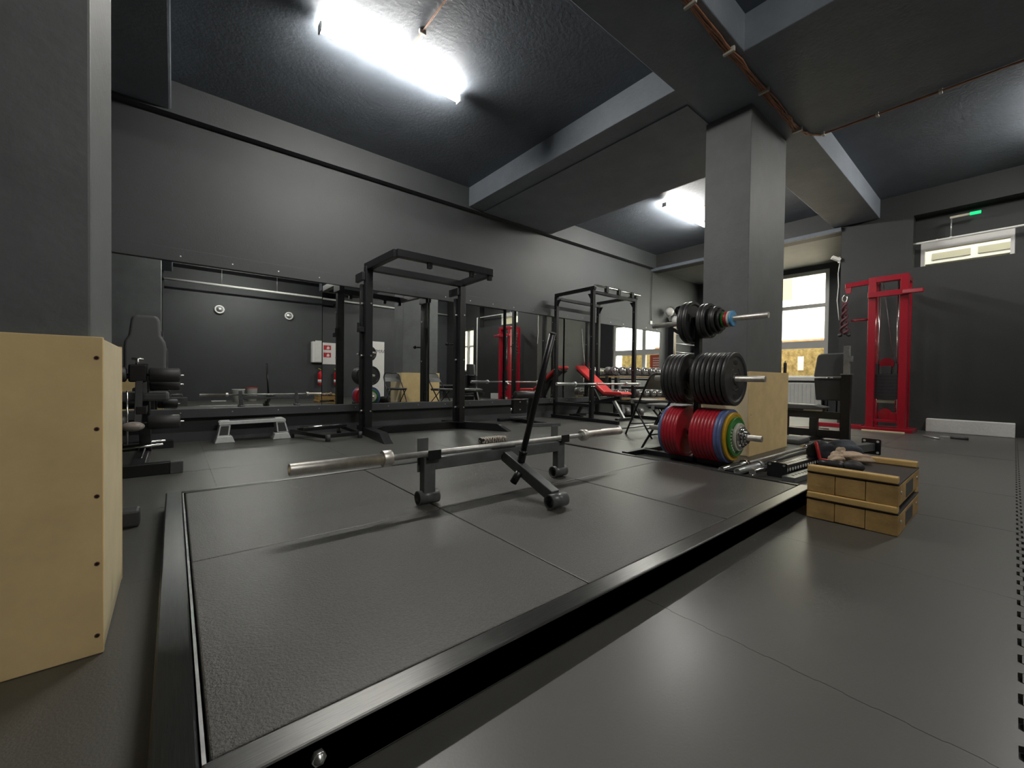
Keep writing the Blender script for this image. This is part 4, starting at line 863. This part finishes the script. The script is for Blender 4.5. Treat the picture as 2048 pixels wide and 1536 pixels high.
# ------------------------------------------------------------------ dumbbell rack
RA = R(-25)
t = T('dumbbell_rack', 'black two tier dumbbell rack standing by the mirror end', 'dumbbell rack', (6.85, 5.27, 0), RA, w=False)
Lr = 2.1
for i, (z, y) in enumerate(((.80, .05), (.36, -.08))):
    for dy in (-.09, .09):
        t.p('shelf_rail', G().beam((.0, y+dy, z+.02*(1 if dy > 0 else -1)), (Lr, y+dy, z+.02*(1 if dy > 0 else -1)), .045, .03), 'batten' if dy < 0 else 'steel', bevel=.003, label='pale scuffed rail edge' if dy < 0 else None)
for x in (.28, Lr-.28):
    t.p('side_frame', G().beam((x, -.16, .03), (x, .15, .92), .06, .05), 'gsteel', bevel=.003); t.p('rack_foot', G().box(x-.03, x+.03, -.32, .22, 0, .05), 'steel', bevel=.003); t.p('rear_strut', G().beam((x, .16, .90), (x, .20, .04), .05, .05), 'steel')
t.p('brace', G().box(.28, Lr-.28, .15, .19, .52, .58), 'steel')
DB = {}
def dumbbell(key, r, L, m, loc, rot, label, group, part_end='chrome'):
    if key in DB: o = copy_tree(DB[key])
    else:
        t = T('dumbbell', 'x', 'dumbbell', (0,0,0), w=False)
        t.p('handle', G().cyl((0, -L/2+.02, 0), (0, L/2-.02, 0), .0155, 10), 'chrome')
        for s in (-1, 1):
            hd_ = t.p('head', G().lathe([(.016, L/2-.085), (r*.85, L/2-.085), (r, L/2-.072), (r, L/2-.014), (r*.88, L/2)], (0,0,0), (0, s, 0), 18).lathe([(r*.88, L/2), (.0001, L/2-.004)], (0,0,0), (0, s, 0), 18, False), m)
            t.p('end_cap', G().lathe([(r*.62, L/2-.001), (r*.60, L/2+.004), (.0001, L/2+.005)], (0,0,0), (0, s, 0), 16), part_end, hd_)
        DB[key] = t.o; o = t.o
    o.location = loc; o.rotation_euler = (0, 0, rot); tag(o, label, 'dumbbell', group)
mxr = Matrix.Translation((6.85, 5.27, 0)) @ Matrix.Rotation(RA, 4, 'Z')
x = .02
for i in range(16):
    r = .085-.0022*i; key = 'a%d' % (i//3)
    r = [.085, .080, .076, .071, .067][min(i//3, 4)]; key = 'a%d' % min(i//3, 4); x += r+.002
    if x+r > Lr: break
    c = mxr @ Vector((x, .05, .818+r)); dumbbell(key, r, .34 if i < 6 else .29, 'dbhead', c, RA, 'round chrome capped dumbbell, %s from the mirror on the top tier' % ORD[i], 'dumbbells on the top tier'); x += r+.002
x = .04
for i in range(17):
    r = [.078, .072, .068, .063, .058, .054][min(i//3, 5)]; key = 'b%d' % min(i//3, 5); x += r+.005
    if x+r > Lr: break
    c = mxr @ Vector((x, -.08, .378+r)); dumbbell(key, r, .30 if i < 6 else .25, 'dbhead', c, RA, 'round chrome capped dumbbell, %s from the mirror on the lower tier' % ORD[i], 'dumbbells on the lower tier'); x += r+.005
c = mxr @ Vector((.35, -.45, .068)); dumbbell('a9', .086, .34, 'dbhead', (c.x, c.y, .086), RA+R(70), 'big dumbbell lying on the floor in front of the dumbbell rack', None)
# ------------------------------------------------------------------ things at the wall behind the camera, seen in the mirror
t = T('distribution_box', 'white wall cabinet above the extinguishers on the front wall', 'cabinet', (3.6, -2.9, 1.1))
t.p('cabinet_body', G().box(3.36, 3.92, -3.0, -2.80, 1.14, 1.80), 'white', bevel=.012); t.p('cabinet_lid', G().box(3.44, 3.74, -2.80, -2.785, 1.16, 1.83), 'white', bevel=.008)
sg = T('fire_sign', 'pair of red and white fire notices on the front wall', 'sign', (4.25, -2.98, 1.4))
sg.p('notice_board', G().box(4.12, 4.62, -2.995, -2.985, 1.10, 1.80), 'paper')
for z in (1.64, 1.40):
    s_ = sg.p('red_notice', G().box(4.15, 4.38, -2.985, -2.980, z-.075, z+.075), 'extred'); sg.p('flame_symbol', G().prism([(4.24, z-.05), (4.32, z-.05), (4.34, z), (4.29, z+.05), (4.25, z+.01)], 'y', -2.980, -2.977), 'paper', s_)
def extinguisher(x, label):
    t = T('fire_extinguisher', label, 'fire extinguisher', (x, -2.87, .45), group='fire extinguishers')
    t.p('cylinder', G().lathe([(.0001, 0), (.07, 0), (.08, .015), (.08, .36), (.06, .42), (.025, .44), (.025, .46), (.0001, .46)], (x, -2.87, .42), (0,0,1), 20), 'extred'); t.p('label_band', G().cyl((x, -2.87, .50), (x, -2.87, .60), .081, 20), 'paper')
    t.p('valve', G().box(x-.02, x+.05, -2.885, -2.855, .88, .92), 'vinyl'); t.p('hose', G().tube([(x+.02, -2.85, .91), (x+.09, -2.83, .93), (x+.10, -2.82, .84), (x+.06, -2.80, .78)], .014, 8).tube([(x, -2.85, .92), (x-.07, -2.84, .95)], .012, 8), 'lime'); t.p('wall_bracket', G().box(x-.03, x+.03, -3.0, -2.95, .70, .76), 'steel')
extinguisher(3.62, 'red extinguisher on the front wall, left one'); extinguisher(4.52, 'red extinguisher on the front wall, right one')
for x, lab in ((.99, 'round glass bulkhead lamp on the front wall, left one'), (2.73, 'round glass bulkhead lamp on the front wall, right one')):
    t = T('bulkhead_lamp', lab, 'wall lamp', (x, -3, 2.54), group='bulkhead lamps'); t.p('lamp_ring', G().lathe([(.075, 0), (.12, 0), (.12, .05), (.10, .07), (.085, .06), (.075, 0)], (x, -3.0, 2.54), (0,1,0), 24), 'white'); t.p('lamp_glass', G().lathe([(.085, .05), (.06, .085), (.0001, .095)], (x, -3.0, 2.54), (0,1,0), 20), 'galv')
t = T('ceiling_pipe', 'long pale pipe hung from rods along the front wall recess', 'pipe', (2, -2.95, 3.2)); t.p('pipe_run', G().cyl((-.2, -2.93, 3.215), (8.9, -2.93, 3.20), .03, 12), 'white')
for x in (1.04, 2.40, 4.0): t.p('hanger_rod', G().cyl((x, -2.93, 3.23), (x, -2.93, 3.72), .008, 8), 'galv')
t = T('white_banner', 'tall white printed panel leaning on the front wall', 'banner', (6.1, -2.9, 0)); t.p('panel', G().box(5.5, 6.2, -2.96, -2.93, 0, 1.95), 'paper', bevel=.01)
cu = bpy.data.curves.new('banner_text', 'FONT'); cu.body = 'ARMY'; cu.size = .17; cu.extrude = .001; cu.align_x = 'CENTER'
to = bpy.data.objects.new('banner_text', cu); C.objects.link(to)
me = bpy.data.meshes.new_from_object(to.evaluated_get(bpy.context.evaluated_depsgraph_get())); bpy.data.objects.remove(to)
me.materials.clear(); me.materials.append(M['vinyl']); to = bpy.data.objects.new('lettering', me); C.objects.link(to)
to.parent = t.o; to.location = (6.02-6.1, -2.928+2.9, 1.55); to.rotation_euler = (R(90), 0, R(180))
t = T('paint_bucket', 'white plastic bucket with lid by the front wall', 'bucket', (1.35, -2.1, 0)); t.p('pail', G().lathe([(.0001, 0), (.12, 0), (.145, .30), (.15, .31), (.0001, .31)], (1.35, -2.1, 0), (0,0,1), 24), 'white'); t.p('rim_lid', G().cyl((1.35, -2.1, .311), (1.35, -2.1, .335), .155, 24), 'silver')
t = T('paint_bucket', 'smaller white bucket by the front wall beside the lidded one', 'bucket', (1.68, -2.25, 0)); t.p('pail', G().lathe([(.0001, 0), (.11, 0), (.13, .34), (.135, .35), (.0001, .35)], (1.68, -2.25, 0), (0,0,1), 24), 'white'); t.p('rim_lid', G().cyl((1.68, -2.25, .351), (1.68, -2.25, .37), .14, 24), 'redvinyl')
t = T('paper_sheets', 'loose white paper sheet on the floor by the front wall', 'paper', (.7, -2.5, 0)); t.p('sheet', G().box(.78, 1.1, -2.6, -2.35, 0, .012), 'paper')
t = T('timber_stack', 'small stack of orange timber offcuts behind the left pillar', 'timber', (-.35, -.6, 0))
for k in range(4): t.p('plank', G().box(-.62, -.22, -.75+.01*k, -.5, .06*k+.001, .06*k+.055), 'orangew', bevel=.003)
t = T('tool_crate', 'dark tool crate on the floor near the timber offcuts', 'crate', (-.05, -.4, 0)); t.p('crate_body', G().box(-.14, .24, -.85, -.5, 0, .20), 'gsteel', bevel=.01); t.p('crate_handle', G().tube([(-.05, -.68, .20), (-.05, -.68, .27), (.15, -.68, .27), (.15, -.68, .20)], .012, 8), 'chrome')
